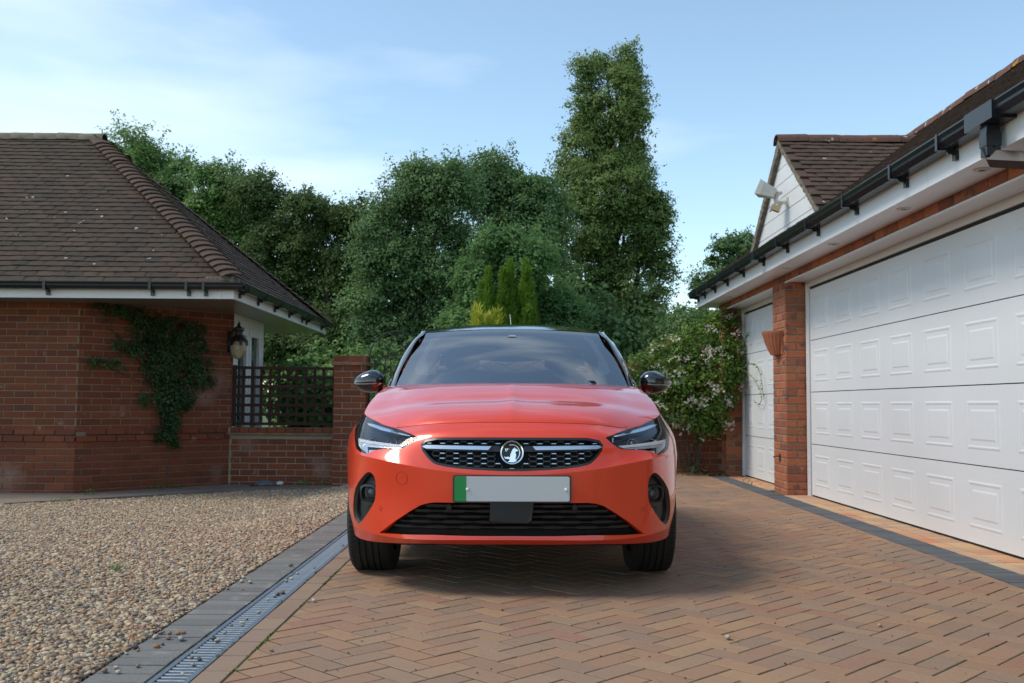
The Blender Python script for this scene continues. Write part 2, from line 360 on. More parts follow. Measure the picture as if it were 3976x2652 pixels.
# ---------------------------------------------------------------- gravel
M['peb'] = pieces('pebble', [(0.416, 0.310, 0.189), (0.541, 0.427, 0.275), (0.208, 0.170, 0.133), (0.395, 0.204, 0.095), (0.624, 0.514, 0.361), (0.125, 0.116, 0.107), (0.437, 0.262, 0.129), (0.270, 0.238, 0.194), (0.520, 0.407, 0.258), (0.281, 0.145, 0.073), (0.177, 0.155, 0.133), (0.374, 0.262, 0.155)], rough=.75, bump=(300, .4), spots=[(90, .60, .75, (.28, .22, .17))])
def pebble_me(name, sx, sy, sz, sub=2, seed=0, mt=None):
    import bmesh
    bm = bmesh.new(); bmesh.ops.create_icosphere(bm, subdivisions=sub, radius=1); r = np.random.default_rng(seed)
    w = r.normal(size=(5, 3)); ph = r.uniform(0, 6, 5)
    for v in bm.verts:
        d = 1 + .10 * sum(math.sin(1.6 * float(np.dot(w[i], v.co)) + ph[i]) for i in range(5)) / 1.6
        v.co = Vector((v.co.x * sx * d, v.co.y * sy * d, v.co.z * sz * d))
    for f in bm.faces: f.smooth = True
    me = bpy.data.meshes.new(name); bm.to_mesh(me); bm.free(); me.materials.append(mt or M['peb']); return me
pcol = bpy.data.collections.new('pebble_shapes')
for i, s3 in enumerate([(1, .8, .62), (1.15, .75, .5), (.9, .85, .7), (1.3, .7, .55), (1, .95, .5)]):
    pcol.objects.link(bpy.data.objects.new('pebble_shape', pebble_me('pebble_shape', *s3, seed=i)))
# surface the stones lie on
GV = []; GF = []
xs = np.linspace(-7.2, -1.345, 60); ys = np.linspace(1.2, 12.1, 100); idx = {}
def in_gravel(x, y):
    if x > -1.30: return False
    if y > 9.75 and x < -4.95: return False
    if -4.95 <= x < -3.15 and y > 9.75 + (x + 4.95) * 1.7 / 1.8: return False
    if x >= -3.15 and y > 11.45 + (x + 3.15) * .55 / 1.05: return False
    return x > -.60 * y - .5
for j in range(len(ys) - 1):
    for i in range(len(xs) - 1):
        q = [(xs[i], ys[j]), (xs[i + 1], ys[j]), (xs[i + 1], ys[j + 1]), (xs[i], ys[j + 1])]
        if all(in_gravel(*t) for t in q):
            f = []
            for t in q:
                if t not in idx: idx[t] = len(GV); GV.append((t[0], t[1], gz(*t) + .004 * math.sin(t[0] * 5) * math.sin(t[1] * 3.1)))
                f.append(idx[t])
            GF.append(tuple(f))
gme = mesh('gravel', GV, GF, M['soil'])
gr = link('gravel', gme); tag(gr, 'mixed brown and grey rounded pebbles covering the area before the house', 'gravel', kind='stuff')
ng = bpy.data.node_groups.new('scatter_pebbles', 'GeometryNodeTree'); ng.interface.new_socket('Geometry', in_out='INPUT', socket_type='NodeSocketGeometry'); ng.interface.new_socket('Geometry', in_out='OUTPUT', socket_type='NodeSocketGeometry')
N_, L_ = ng.nodes, ng.links
gi, go = N_.new('NodeGroupInput'), N_.new('NodeGroupOutput'); jn = N_.new('GeometryNodeJoinGeometry')
L_.new(gi.outputs[0], jn.inputs[0])
ci = N_.new('GeometryNodeCollectionInfo'); ci.inputs['Collection'].default_value = pcol; ci.inputs['Separate Children'].default_value = True; ci.inputs['Reset Children'].default_value = True
for layer, (dens, zo, s0, s1) in enumerate([(5600, -.007, .0050, .0085), (4800, -.001, .0052, .0098), (700, .003, .008, .0145)]):
    dp = N_.new('GeometryNodeDistributePointsOnFaces'); dp.distribute_method = 'RANDOM'; dp.inputs['Density'].default_value = dens; dp.inputs['Seed'].default_value = layer + 3
    L_.new(gi.outputs[0], dp.inputs['Mesh'])
    sp = N_.new('GeometryNodeSetPosition'); sp.inputs['Offset'].default_value = (0, 0, zo); L_.new(dp.outputs['Points'], sp.inputs['Geometry'])
    ip = N_.new('GeometryNodeInstanceOnPoints'); ip.inputs['Pick Instance'].default_value = True
    rr = N_.new('FunctionNodeRandomValue'); rr.data_type = 'FLOAT_VECTOR'; rr.inputs[0].default_value = (-.45, -.45, 0); rr.inputs[1].default_value = (.45, .45, 6.28)
    rs = N_.new('FunctionNodeRandomValue'); rs.data_type = 'FLOAT'; rs.inputs[2].default_value = s0; rs.inputs[3].default_value = s1; rs.inputs['Seed'].default_value = layer
    L_.new(sp.outputs[0], ip.inputs['Points']); L_.new(ci.outputs[0], ip.inputs['Instance']); L_.new(rr.outputs[0], ip.inputs['Rotation']); L_.new(rs.outputs[1], ip.inputs['Scale'])
    L_.new(ip.outputs[0], jn.inputs[0])
L_.new(jn.outputs[0], go.inputs[0])
md = gr.modifiers.new('scatter', 'NODES'); md.node_group = ng
# loose stones that have strayed off the gravel
shapes = [pebble_me('pebble', *s3, seed=20 + i) for i, s3 in enumerate([(1, .8, .62), (1.2, .75, .5), (.9, .85, .7), (1.35, .7, .55)])]
M['pebs'] = {}
def pebble(x, y, r, c, label, z=0.004, group=None):
    if c not in M['pebs']: M['pebs'][c] = mat('stray_pebble', c, .75, bump=(200, .4), var=(60, .7, tuple(t * .7 for t in c)))
    me = random.choice(shapes).copy(); me.materials.clear(); me.materials.append(M['pebs'][c])
    o = link('pebble', me); r *= 1.75; o.location = (x, y, z + r * .5); o.scale = (r, r, r); o.rotation_euler = (random.uniform(-.2, .2), random.uniform(-.2, .2), random.uniform(0, 6))
    tag(o, label, 'pebble', group)
BR, GY, CR, OR, DK = (.26, .17, .12), (.30, .29, .27), (.52, .46, .37), (.36, .17, .07), (.12, .11, .11)
# stray stones: each one where it lies
ORD = ['nearest to the camera', 'second nearest', 'third nearest', 'fourth nearest', 'fifth nearest', 'sixth nearest', 'seventh nearest', 'eighth nearest', 'ninth nearest', 'tenth nearest']
CN = {BR: 'brown', GY: 'grey', CR: 'cream', OR: 'orange brown', DK: 'dark grey'}
def strays(lst, where, group, z=.004):
    for c in CN:
        q = sorted([p for p in lst if p[3] is c], key=lambda p: p[1])
        for i, (x, y, r, _) in enumerate(q):
            l = '%s pebble %s' % (CN[c], where) + ('' if len(q) == 1 else ', %s of the %s ones' % (ORD[i], CN[c]))
            pebble(x, y, r, c, l, z, group)
strays([
 (-1.303, 3.786, 0.0064, BR), (-1.274, 3.786, 0.0054, BR), (-1.242, 3.781, 0.0069, OR), (-1.224, 3.796, 0.0059, BR), (-1.201, 3.696, 0.0092, GY), (-1.252, 3.709, 0.0068, BR), (-1.247, 3.577, 0.0075, OR), (-1.305, 3.728, 0.0068, CR), (-1.241, 3.617, 0.0047, DK), (-1.318, 3.563, 0.0079, DK), (-1.317, 3.483, 0.0045, CR), (-1.295, 3.529, 0.0041, OR), (-1.217, 3.320, 0.0052, BR), (-1.252, 3.246, 0.0059, CR), (-1.279, 3.300, 0.0052, CR), (-1.300, 3.257, 0.0072, BR), (-1.253, 4.861, 0.0070, CR), (-1.240, 4.675, 0.0043, OR), (-1.312, 4.687, 0.0061, BR), (-1.299, 4.877, 0.0070, CR), (-1.318, 4.985, 0.0065, CR), (-1.167, 5.357, 0.0077, DK),], "on the grey kerb", "stray pebbles on the grey kerb", .006)
strays([
 (-1.094, 3.728, 0.0063, DK), (-1.068, 3.703, 0.0058, CR), (-1.090, 3.958, 0.0041, BR), (-1.061, 4.002, 0.0052, CR), (-1.047, 3.958, 0.0047, GY), (-1.059, 4.069, 0.0043, BR), (-1.095, 4.931, 0.0064, GY), (-1.088, 5.006, 0.0059, CR), (-1.047, 4.636, 0.0079, BR), (-1.058, 4.597, 0.0066, DK), (-1.065, 4.557, 0.0054, GY), (-1.079, 3.830, 0.0050, GY), (-1.046, 4.204, 0.0049, CR), (-1.078, 4.483, 0.0035, CR), (-1.053, 3.437, 0.0054, DK), (-1.085, 3.458, 0.0045, BR), (-1.052, 3.369, 0.0040, GY), (-1.097, 3.543, 0.0042, CR), (-1.050, 3.256, 0.0038, CR), (-1.092, 5.168, 0.0047, CR), (-1.036, 5.333, 0.0042, OR), (-1.033, 6.187, 0.0048, OR),], "on the steel drain", "stray pebbles on the drain grating", .0)
pebble(-.837, 3.549, .0048, BR, 'small brown pebble on the brick drive near the drain')
pebble(-.861, 4.434, .0069, CR, 'cream shell-like pebble on the brick drive by the border')
pebble(.815, 3.786, .0085, (.45, .33, .28), 'pinkish pebble on the brick drive in front of the right wheel')
pebble(1.467, 4.013, .006, (.42, .27, .20), 'small tan pebble lying on the open brick drive at right')
# ================================================================ brickwork
def cham_box(sx, sy, sz, c=.004, seed=0):
    """brick face towards -y, softly broken edges"""
    r = random.Random(seed); x, z = sx / 2, sz / 2
    V = []
    for (px, pz) in ((-x, -z), (x, -z), (x, z), (-x, z)): V.append((px, sy, pz))
    for (px, pz) in ((-x, -z), (x, -z), (x, z), (-x, z)): V.append((px, c, pz))
    for (px, pz) in ((-x, -z), (x, -z), (x, z), (-x, z)):
        V.append((px - math.copysign(c * r.uniform(.6, 1.5), px), r.uniform(-.0006, .0012), pz - math.copysign(c * r.uniform(.6, 1.5), pz)))
    F = [(8, 9, 10, 11)]
    for a in (0, 4):
        for i in range(4): j = (i + 1) % 4; F.append((a + i, a + j, a + j + 4, a + i + 4))
    return V, F
class Bricks:
    def __init__(s, mt, n=6): s.mt = mt; s.items = []; s.mes = {}
    def me(s, L, H=.065, v=0):
        k = (round(L, 3), round(H, 3), v)
        if k not in s.mes:
            V, F = cham_box(L, .05, H, seed=v); s.mes[k] = mesh('brick', V, F, s.mt)
        return s.mes[k]
    def add(s, L, Mx, H=.065): s.items.append((L, H, Mx))
    def run(s, p, q, z0, z1, proud=.006, off=0.0, course=.075, start=0, LB=.215, skip=None):
        """courses of stretchers from p to q (plan), outer face on the right-hand side of p->q"""
        p, q = Vector((p[0], p[1], 0)), Vector((q[0], q[1], 0)); d = (q - p); Ln = d.length; d.normalize(); n = Vector((d.y, -d.x, 0))
        rot = Matrix((( d.x, -n.x, 0), (d.y, -n.y, 0), (0, 0, 1))).to_4x4()
        k = start; z = z0
        while z + .05 < z1:
            x = -((k % 2) * (LB + .01) / 2 + off) % (LB + .01) - (LB + .01)
            while x < Ln:
                a, b = max(x, .0), min(x + LB, Ln)
                if b - a > .03 and not (skip and skip((a + b) / 2, z)):
                    c = p + d * ((a + b) / 2) + n * (proud + random.gauss(0, .0012)); c.z = z + .0325 + random.gauss(0, .0008)
                    s.add(round(b - a, 2) if b - a < LB - .001 else LB, Matrix.Translation(c) @ rot @ Matrix.Rotation(random.gauss(0, .004), 4, 'Y'))
                x += LB + .01
            z += course; k += 1
    def place(s, parent, limit=300, name='brick'):
        it = sorted(s.items, key=lambda t: score(t[2].translation)); V = []; F = []
        for i, (L, H, Mx) in enumerate(it):
            me = s.me(L, H, i % 3)
            if i < limit: link(name, me, parent, M=Mx)
            else:
                n = len(V); V += [tuple(Mx @ v.co) for v in me.vertices]; F += [tuple(j + n for j in f.vertices) for f in me.polygons]
        if V: tag(link(name, mesh(name, V, F, s.mt), parent), kind='stuff')
def wallbox(mb, p, q, z0, z1, th=.2):
    p, q = Vector((p[0], p[1], 0)), Vector((q[0], q[1], 0)); d = (q - p).normalized(); n = Vector((d.y, -d.x, 0))
    mb.prism([tuple(t)[:2] for t in (p, q, q - n * th, p - n * th)], z0, z1)
# ================================================================ the left-hand house
GB = -.135
house = thing('house', 'low red brick house at left with hipped brown tile roof and angled end', 'house', (0, 0, 0))
P = [(-8.0, 10.9), (-4.75, 10.9), (-3.44, 12.28), (-3.44, 13.68), (-4.75, 15.1), (-8.0, 15.1)]
ZT = 2.0
m = MB(); z_sill = GB
wallbox(m, P[0], P[1], GB, ZT); wallbox(m, P[1], P[2], GB, ZT); wallbox(m, P[3], P[4], GB, ZT); wallbox(m, P[4], P[5], GB, ZT)
m.prism([(-3.66, 12.28), (-3.44, 12.28), (-3.44, 13.68), (-3.66, 13.68)], GB, .20)
wall = m.build('wall', M['mortar'], house)
B = Bricks(M['brick'])
PL = .44
B.run(P[0], P[1], PL + .105, ZT, off=.02); B.run(P[1], P[2], PL + .105, ZT, off=.06)
B.run((-8, 10.875), (-4.74, 10.875), GB - .02, PL, off=.09); B.run((-4.74, 10.875), (-3.42, 12.262), GB - .02, PL, off=.03)
# two courses of sloped plinth bricks
for (p, q) in ((P[0], P[1]), (P[1], P[2])):
    p, q = Vector((*p, 0)), Vector((*q, 0)); d = (q - p); L = d.length; d.normalize(); n = Vector((d.y, -d.x, 0))
    rot = Matrix(((d.x, -n.x, 0), (d.y, -n.y, 0), (0, 0, 1))).to_4x4()
    for row, (z, pr) in enumerate(((PL + .03, .034), (PL + .105, .019))):
        x = (row % 2) * .11
        while x < L - .05:
            w = min(.215, L - x); c = p + d * (x + w / 2) + n * pr; c.z = z
            B.add(round(w, 2) if w < .214 else .215, Matrix.Translation(c) @ rot @ Matrix.Rotation(-.35, 4, 'X')); x += .225
m2 = MB(); wallbox(m2, (-8, 10.878), (-4.742, 10.878), GB - .02, PL, .06); wallbox(m2, (-4.742, 10.878), (-3.424, 12.264), GB - .02, PL, .06)
m2.build('plinth', M['mortar'], house)
B.place(wall)
# window frames in the side of the bay, facing the garden
wf = MB(); X = -3.44
wf.b2((X - .07, 12.28, .20), (X + .02, 12.36, ZT)); wf.b2((X - .07, 13.60, .20), (X + .02, 13.68, ZT)); wf.b2((X - .07, 12.36, ZT - .16), (X + .018, 13.60, ZT)); wf.b2((X - .07, 12.36, .20), (X + .018, 13.60, .26)); wf.b2((X - .06, 12.955, .26), (X + .022, 13.005, ZT - .16))
window = wf.build('window_frame', M['white'], house)
for y0, y1 in ((12.36, 12.955), (13.005, 13.60)):
    s = MB()
    for a, b_ in (((y0, .26), (y0 + .10, ZT - .16)), ((y1 - .10, .26), (y1, ZT - .16)), ((y0 + .10, .26), (y1 - .10, .36)), ((y0 + .10, ZT - .26), (y1 - .10, ZT - .16))):
        s.b2((X - .05, a[0], a[1]), (X + .008, b_[0], b_[1]))
    sash = s.build('sash', M['white'], window)
    MB().b2((X - .036, y0 + .10, .36), (X - .030, y1 - .10, ZT - .26)).build('pane', M['glassw'], window)
    bl = MB()
    for k in range(34): bl.b2((X - .075, y0 + .10, .38 + k * .038), (X - .05, y1 - .10, .38 + k * .038 + .012))
    bl.build('blind', mat('blind_slats', (.30, .32, .32), .6), window)
MB().b2((-4.5, 12.4, .1), (-3.6, 13.6, 1.95)).build('dark_room', M['dark'], house)
# roof
RX, RY, RZ, EZ, EX, EY0, EY1 = -5.51, 13.0, 4.36, 2.13, -2.93, 10.40, 15.60
roof = MB(); e = .02
roof.add([(-9.0, EY0, EZ - e), (EX, EY0, EZ - e), (EX, EY1, EZ - e), (-9.0, EY1, EZ - e), (-9.0, RY, RZ - e), (RX, RY, RZ - e)], [(0, 1, 5, 4), (1, 2, 5), (2, 3, 4, 5)])
roof = roof.build('roof', M['under'], house)
def tile_me(w=.161, l=.19, mt=None, seed=0, th=.021):
    r = random.Random(seed); V = []; n = 4
    cam_ = .0025
    for s_, t in ((0, 1), (1, 0)):
        for k in range(n + 1):
            x = -w / 2 + w * k / n; V.append((x, s_ * l + (r.uniform(-.003, .003) if s_ == 0 else 0), .006 + th * t + cam_ * (1 - (2 * k / n - 1) ** 2)))
    top = len(V)
    for k in range(n + 1): V.append((V[k][0], V[k][1], V[k][2] - th))
    F = [(k, k + 1, n + 2 + k, n + 1 + k) for k in range(n)] + [(top + k, top + k + 1, k + 1, k) for k in range(n)]
    return mesh('tile', V, F, mt)
def tiles(parent, o, u, s, U, Sx, inside, mt, limit, gauge=.10, wd=.165, name='tile'):
    """plain tiles on a slope: o origin at the eave, u along it, s up the slope"""
    o, u, s = Vector(o), Vector(u).normalized(), Vector(s).normalized(); n = u.cross(s); rot = Matrix((u, s, n)).transposed().to_4x4()
    mes = [tile_me(mt=mt, seed=i) for i in range(4)]; it = []
    for j in range(int(Sx / gauge) + 1):
        x = -(j % 2) * wd / 2; sag = .006 * math.sin(j * .9)
        while x < U:
            x += wd
            if inside(x, j * gauge): it.append((x, j * gauge))
    out = []
    for x, y in it:
        w = o + u * (x + random.gauss(0, .0016)) + s * (y - .035 + random.gauss(0, .0028)) + n * (.004 + random.gauss(0, .0012) + .003 * math.sin(x * 2.1 + y))
        out.append(Matrix.Translation(w) @ rot @ Matrix.Rotation(random.gauss(0, .012), 4, 'Z') @ Matrix.Rotation(random.gauss(0, .008), 4, 'Y'))
    out.sort(key=lambda q: score(q.translation)); V = []; F = []
    for i, Mx in enumerate(out):
        me = mes[i % 4]
        if i < limit: link(name, me, parent, M=Mx)
        else:
            k = len(V); V += [tuple(Mx @ v.co) for v in me.vertices]; F += [tuple(j + k for j in f.vertices) for f in me.polygons]
    if V: tag(link(name, mesh(name, V, F, mt), parent), kind='stuff')
slope = math.hypot(RY - EY0, RZ - EZ); hipx = EX - RX
tiles(roof, (-9, EY0, EZ), (1, 0, 0), (0, RY - EY0, RZ - EZ), 9 + EX, slope, lambda x, y: x < (9 + EX) - hipx * y / slope - .05 and y < slope - .05 and x > 1.8, M['tile'], 300)
sl2 = math.hypot(hipx, RZ - EZ); half = (EY1 - EY0) / 2
tiles(roof, (EX, EY0, EZ), (0, 1, 0), (-hipx, 0, RZ - EZ), EY1 - EY0, sl2, lambda x, y: abs(x - half) < half * (1 - y / sl2) - .04, M['tile'], 0)
tiles(roof, (EX, EY1, EZ), (-1, 0, 0), (0, -(EY1 - RY), RZ - EZ), 5.0, slope, lambda x, y: x > hipx * y / slope + .05 and y < slope - .05, M['tile'], 0)
# bonnet hip tiles, one to a course
def bonnet(mt):
    V = []; n = 7
    for t, r, zz in ((0, .155, .018), (1, .115, .0)):
        for k in range(n):
            w = math.pi * (.13 + .74 * k / (n - 1)); V.append((-r * math.cos(w) * 1.15, t * .27, r * math.sin(w) * .62 - .055 + zz))
    for k in range(n): V.append((V[k][0], V[k][1], V[k][2] - .016))
    return mesh('hip_tile', V, [(k, k + 1, n + k + 1, n + k) for k in range(n - 1)] + [(2 * n + k, 2 * n + k + 1, k + 1, k) for k in range(n - 1)], mt, True, 40)
def along(parent, a, b, me, n, name, lift=.0, side=None, tilt=0.0):
    a, b = Vector(a), Vector(b); y = (b - a).normalized(); x = y.cross(Vector((0, 0, 1))).normalized(); z = x.cross(y)
    rot = Matrix((x, y, z)).transposed().to_4x4()
    for i in range(n):
        p = a + (b - a) * (i / n) + z * lift
        link(name, me, parent, M=Matrix.Translation(p) @ rot @ Matrix.Rotation(tilt + random.gauss(0, .02), 4, 'X') @ Matrix.Rotation(random.gauss(0, .02), 4, 'Z'))
hm = bonnet(M['hip'])
along(roof, (EX + .02, EY0 - .02, EZ + .02), (RX + .12, RY - .13, RZ - .13), hm, 33, 'hip_tile', .032)
along(roof, (EX + .02, EY1 + .02, EZ + .0), (RX + .15, RY + .15, RZ - .16), hm, 32, 'hip_tile', -.01)
def ridge_me(mt, L=.31, r=.115):
    V = []; n = 8
    for t in (0, 1):
        for k in range(n + 1):
            w = math.pi * k / n; V.append((-r * math.cos(w), t * L, r * math.sin(w) * .95))
    for t in (0, 1):
        for k in range(n + 1):
            w = math.pi * k / n; V.append((-(r - .014) * math.cos(w), t * L, (r - .014) * math.sin(w) * .95))
    a = n + 1
    return mesh('ridge_tile', V, [(k, k + 1, a + k + 1, a + k) for k in range(n)] + [(k, 2 * a + k, 2 * a + k + 1, k + 1) for k in range(n)] + [(a + k, a + k + 1, 3 * a + k + 1, 3 * a + k) for k in range(n)], mt, True, 40)
rm = ridge_me(mat('mossy_ridge', (.12, .10, .07), .95, bump=(50, 1), var=(9, 1, (.20, .17, .12))))
along(roof, (RX + .1, RY, RZ - .045), (-9, RY, RZ - .045), rm, 12, 'ridge_tile', 0)
MB().prism([(EX - .30, EY0 + .02), (EX + .01, EY0 - .03), (EX + .0, EY0 + .25), (EX - .22, EY0 + .24)], EZ - .04, EZ + .07).build('verge_mortar', M['verge'], roof)
# fascia, soffit, gutter
f = MB(); EZ0 = 1.965
f.b2((-9, EY0 + .03, EZ0), (EX - .001, EY0 + .055, EZ - .012)); f.b2((EX - .028, EY0 + .0551, EZ0), (EX - .002, EY1, EZ - .012)); f.build('fascia', M['white'], house)
f = MB(); f.b2((EX - .16, EY0 + .024, EZ0 - .002), (EX - .13, EY0 + .031, EZ - .02)); f.b2((EX - .002, 11.6, EZ0 - .002), (EX + .003, 11.63, EZ - .02)); f.build('fascia_joint', M['white'], house)
f = MB(); f.b2((-9, EY0 + .0551, EZ0 + .006), (EX - .0285, EY1 - .02, EZ0 + .018)); f.build('soffit', mat('shaded_soffit_board', (.22, .19, .16), .28), house)  # white board; eaves shade and brick reflections are put into its brown colour
GP = [(0, .062), (0, .0), (.012, -.012), (.088, -.012), (.108, .02), (.112, .062), (.118, .066), (.118, .058), (.104, .02), (.084, -.006), (.016, -.006), (.006, .004), (.006, .062)]
def gutter(parent, a, b, side):
    g = MB(); g.extrude(GP, a, b, side); return g.build('gutter', M['blackp'], parent)
def bracket(parent, p, side, along_, name='gutter_bracket'):
    p, s_, d = Vector(p), Vector(side), Vector(along_); g = MB()
    rot = Matrix((s_, d, Vector((0, 0, 1)))).transposed()
    g.box(p + s_ * .03 + Vector((0, 0, -.030)), (.062, .022, .022), rot.to_4x4()); g.box(p + s_ * .012 + Vector((0, 0, -.05)), (.02, .04, .05), rot.to_4x4())
    g.box(p + s_ * .114 + Vector((0, 0, .025)), (.014, .028, .092), rot.to_4x4()); g.box(p + s_ * .066 + Vector((0, 0, -.016)), (.10, .028, .012), rot.to_4x4())
    return g.build(name, M['blackp'], parent)
gutter(house, (-9, EY0 + .029, EZ - .065), (EX + .119, EY0 + .029, EZ - .065), (0, -1, 0))
gutter(house, (EX, EY0 + .03, EZ - .0649), (EX, EY1 + .05, EZ - .0649), (1, 0, 0))
for x in (-5.70, -4.88, -3.78, -3.40, -3.22): bracket(house, (x, EY0 + .029, EZ - .065), (0, -1, 0), (1, 0, 0))
for y in (10.62, 11.4, 12.2, 13.0, 13.8, 14.1, 15.2): bracket(house, (EX, y, EZ - .065), (1, 0, 0), (0, 1, 0))
# wall lantern on the corner
lan = thing('wall_lantern', 'black carriage lantern with cloudy egg-shaped glass on the brick corner', 'lantern', (-3.33, 12.10, 1.60))
mm = MB(); mm.lathe([(.0, -.20), (.05, -.185), (.085, -.13), (.098, -.06), (.092, .0), (.07, .045)], 20); mm.build('glass_globe', mat('cloudy_globe', (.30, .24, .12), .25, bump=(20, .6), var=(12, .9, (.55, .50, .38)), Transmission_Weight=.25), lan, True)
mm = MB(); mm.lathe([(.115, .015), (.105, .04), (.06, .075), (.045, .10), (.05, .14), (.066, .155), (.062, .185), (.03, .20), (.016, .22), (.02, .235), (.008, .25), (.0, .28)], 20); mm.build('cap', M['iron'], lan, True)
mm = MB(); mm.tube([(-.0, 0, .12), (-.06, .04, .17), (-.11, .07, .13), (-.125, .08, .05)], .012); mm.box((-.13, .085, .02), (.05, .03, .26), Matrix.Rotation(R(45), 4, 'Z')); mm.build('wall_bracket', M['iron'], lan)
mm = MB()
for k in range(6): w = k * math.pi / 3; mm.box((.108 * math.cos(w), .108 * math.sin(w), .0), (.012, .03, .06), Matrix.Rotation(w, 4, 'Z'))
mm.build('leaf_trim', M['iron'], lan)
# ================================================================ low wall, trellis, pier and gate
lw = thing('low_garden_wall', 'low red brick wall with brick-on-edge coping under the dark trellis', 'wall', (0, 0, 0))
m = MB(); m.b2((-3.45, 12.226, GB - .03), (-2.15, 12.42, .485)); core = m.build('mortar_bed', M['mortard'], lw)
B = Bricks(M['brick']); B.run((-3.43, 12.22), (-2.15, 12.22), GB - .02, .47, off=.1, proud=0.0)
x = -3.42
while x < -2.2: B.add(.105, Matrix.Translation((x + .05, 12.175, .545)), .062); x += .1125
B.place(core)
m = MB(); m.b2((-3.47, 12.185, .488), (-2.15, 12.45, .512)); m.build('tile_creasing', mat('creasing_tile', (.26, .15, .09), .9, bump=(40, .8), var=(6, 1, (.13, .09, .06))), lw)
m = MB(); m.b2((-3.46, 12.20, .5121), (-2.151, 12.43, .574)); m.build('coping_mortar', M['mortard'], lw)
tr = thing('trellis_panel', 'dark brown stained square trellis standing on the low brick wall', 'trellis', (-3.44, 12.27, 0))
W_, H0, H1 = 1.27, .60, 1.325
def sl_me(dx, dy, dz):
    V, F = cham_box(dx, dy, dz, .002); return mesh('trellis_slat', V, F, M['trellis'])
hme, vme, pme = sl_me(W_ - .02, .018, .036), sl_me(.034, .018, H1 - H0 - .01), sl_me(.05, .045, H1 - H0 + .03)
for k in range(7): link('trellis_slat', hme, tr, M=Matrix.Translation((W_ / 2, 0, H0 + .02 + k * (H1 - H0 - .04) / 6)) @ Matrix.Rotation(random.gauss(0, .002), 4, 'Y'))
for k in range(1, 11): link('trellis_slat', vme, tr, M=Matrix.Translation((.02 + k * (W_ - .04) / 11.2, .019, (H0 + H1) / 2)) @ Matrix.Rotation(random.gauss(0, .003), 4, 'Y'))
link('post', pme, tr, loc=(.018, .001, (H0 + H1) / 2)); link('post', sl_me(.035, .03, H1 - H0), tr, loc=(W_ - .022, .0202, (H0 + H1) / 2))
def pier(name, label, x0, x1, y0, y1, zt):
    t = thing(name, label, 'brick pier', (0, 0, 0))
    m = MB(); m.b2((x0 + .004, y0 + .006, GB - .03), (x1 - .006, y1 - .006, zt - .12)); c = m.build('mortar_bed', M['mortard'], t)
    B = Bricks(M['brick']); z = GB - .02
    B.run((x0, y0 + .006), (x1, y0 + .006), GB - .02, zt - .12, off=.0, proud=.006); B.run((x1 - .006, y0 + .012), (x1 - .006, y1), GB - .02, zt - .12, off=.11, proud=.006)
    B.run((x0 + .006, y1), (x0 + .006, y0 + .012), GB - .02, zt - .12, off=.11, proud=.006)
    x = x0 - .0
    while x < x1 - .05: B.add(min(.19, x1 - x), Matrix.Translation((x + min(.19, x1 - x) / 2, y0 - .004, zt - .037)), .07); x += .2
    y = y0 + .03
    B.add(.215, Matrix.Translation((x1 + .006, y0 + .13, zt - .037)) @ Matrix.Rotation(R(90), 4, 'Z'), .07)
    B.place(c)
    m = MB(); m.b2((x0, y0, zt - .073), (x1, y1, zt - .004)); m.b2((x0 - .022, y0 - .024, zt - .118), (x1 + .022, y1, zt - .098)); m.b2((x0 - .016, y0 - .016, zt - .0978), (x1 + .016, y1, zt - .0733))
    m.build('cap_course', mat('mossy_creasing', (.27, .12, .07), .95, bump=(40, 1), var=(7, 1, (.09, .075, .05))), t); return t
pier('gate_pier', 'square brick gate pier with brick cap between trellis and iron gate', -2.15, -1.76, 12.02, 12.41, 1.455)
pier('gate_pier', 'brick gate pier behind the car on the far side of the iron gate', -1.08, -.69, 12.02, 12.41, 1.455)
gate = thing('garden_gate', 'black wrought iron gate with arched scrollwork top beside the brick pier', 'gate', (-1.42, 12.2, 0))
m = MB(); Rg = .325
m.tube([(Rg * math.cos(math.pi * k / 24), 0, 1.44 + Rg * math.sin(math.pi * k / 24)) for k in range(25)], .008, 6); m.build('arch', M['iron'], gate)
m = MB(); m.box((0, 0, 1.435), (.65, .012, .014)); m.box((0, 0, 1.26), (.65, .012, .010)); m.box((0, 0, .0), (.65, .012, .02)); m.box((-.325, 0, .68), (.02, .016, 1.52)); m.box((.325, 0, .68), (.02, .016, 1.52)); m.build('gate_frame', M['iron'], gate)
bar = MB().tube([(0, 0, 0), (0, 0, 1.43)], .006, 6).me('gate_bar', M['iron'])
for k in range(-4, 5):
    if k: link('gate_bar', bar, gate, loc=(k * .065, 0, 0))
def spiral(cx, cz, r0, turns, a0, sgn=1, n=30): return [(cx + sgn * r0 * (1 - .8 * k / n) * math.cos(a0 + turns * 2 * math.pi * k / n), 0, cz + r0 * (1 - .8 * k / n) * math.sin(a0 + turns * 2 * math.pi * k / n)) for k in range(n + 1)]
for sg in (-1, 1):
    for (cx, cz, r, a0) in ((.035, 1.492, .035, 3.0), (.12, 1.60, .05, 1.2), (.022, 1.735, .020, -1.5), (-.0, 0, 0, 0)):
        if r: MB().tube(spiral(sg * cx, cz, r, 1.4, a0, sg), .0045, 5).build('scroll', M['iron'], gate)
    MB().tube([(0, 0, 1.745), (sg * .045, 0, 1.66), (sg * .08, 0, 1.57), (sg * .10, 0, 1.44)], .005, 5).build('scroll', M['iron'], gate)
    MB().tube([(sg * .16, 0, 1.64), (sg * .18, 0, 1.56), (sg * .17, 0, 1.50), (sg * .10, 0, 1.445)], .005, 5).build('scroll', M['iron'], gate)
    MB().tube(spiral(sg * .26, 1.35, .05, 1.4, 1.5, sg), .0045, 5).build('scroll', M['iron'], gate)
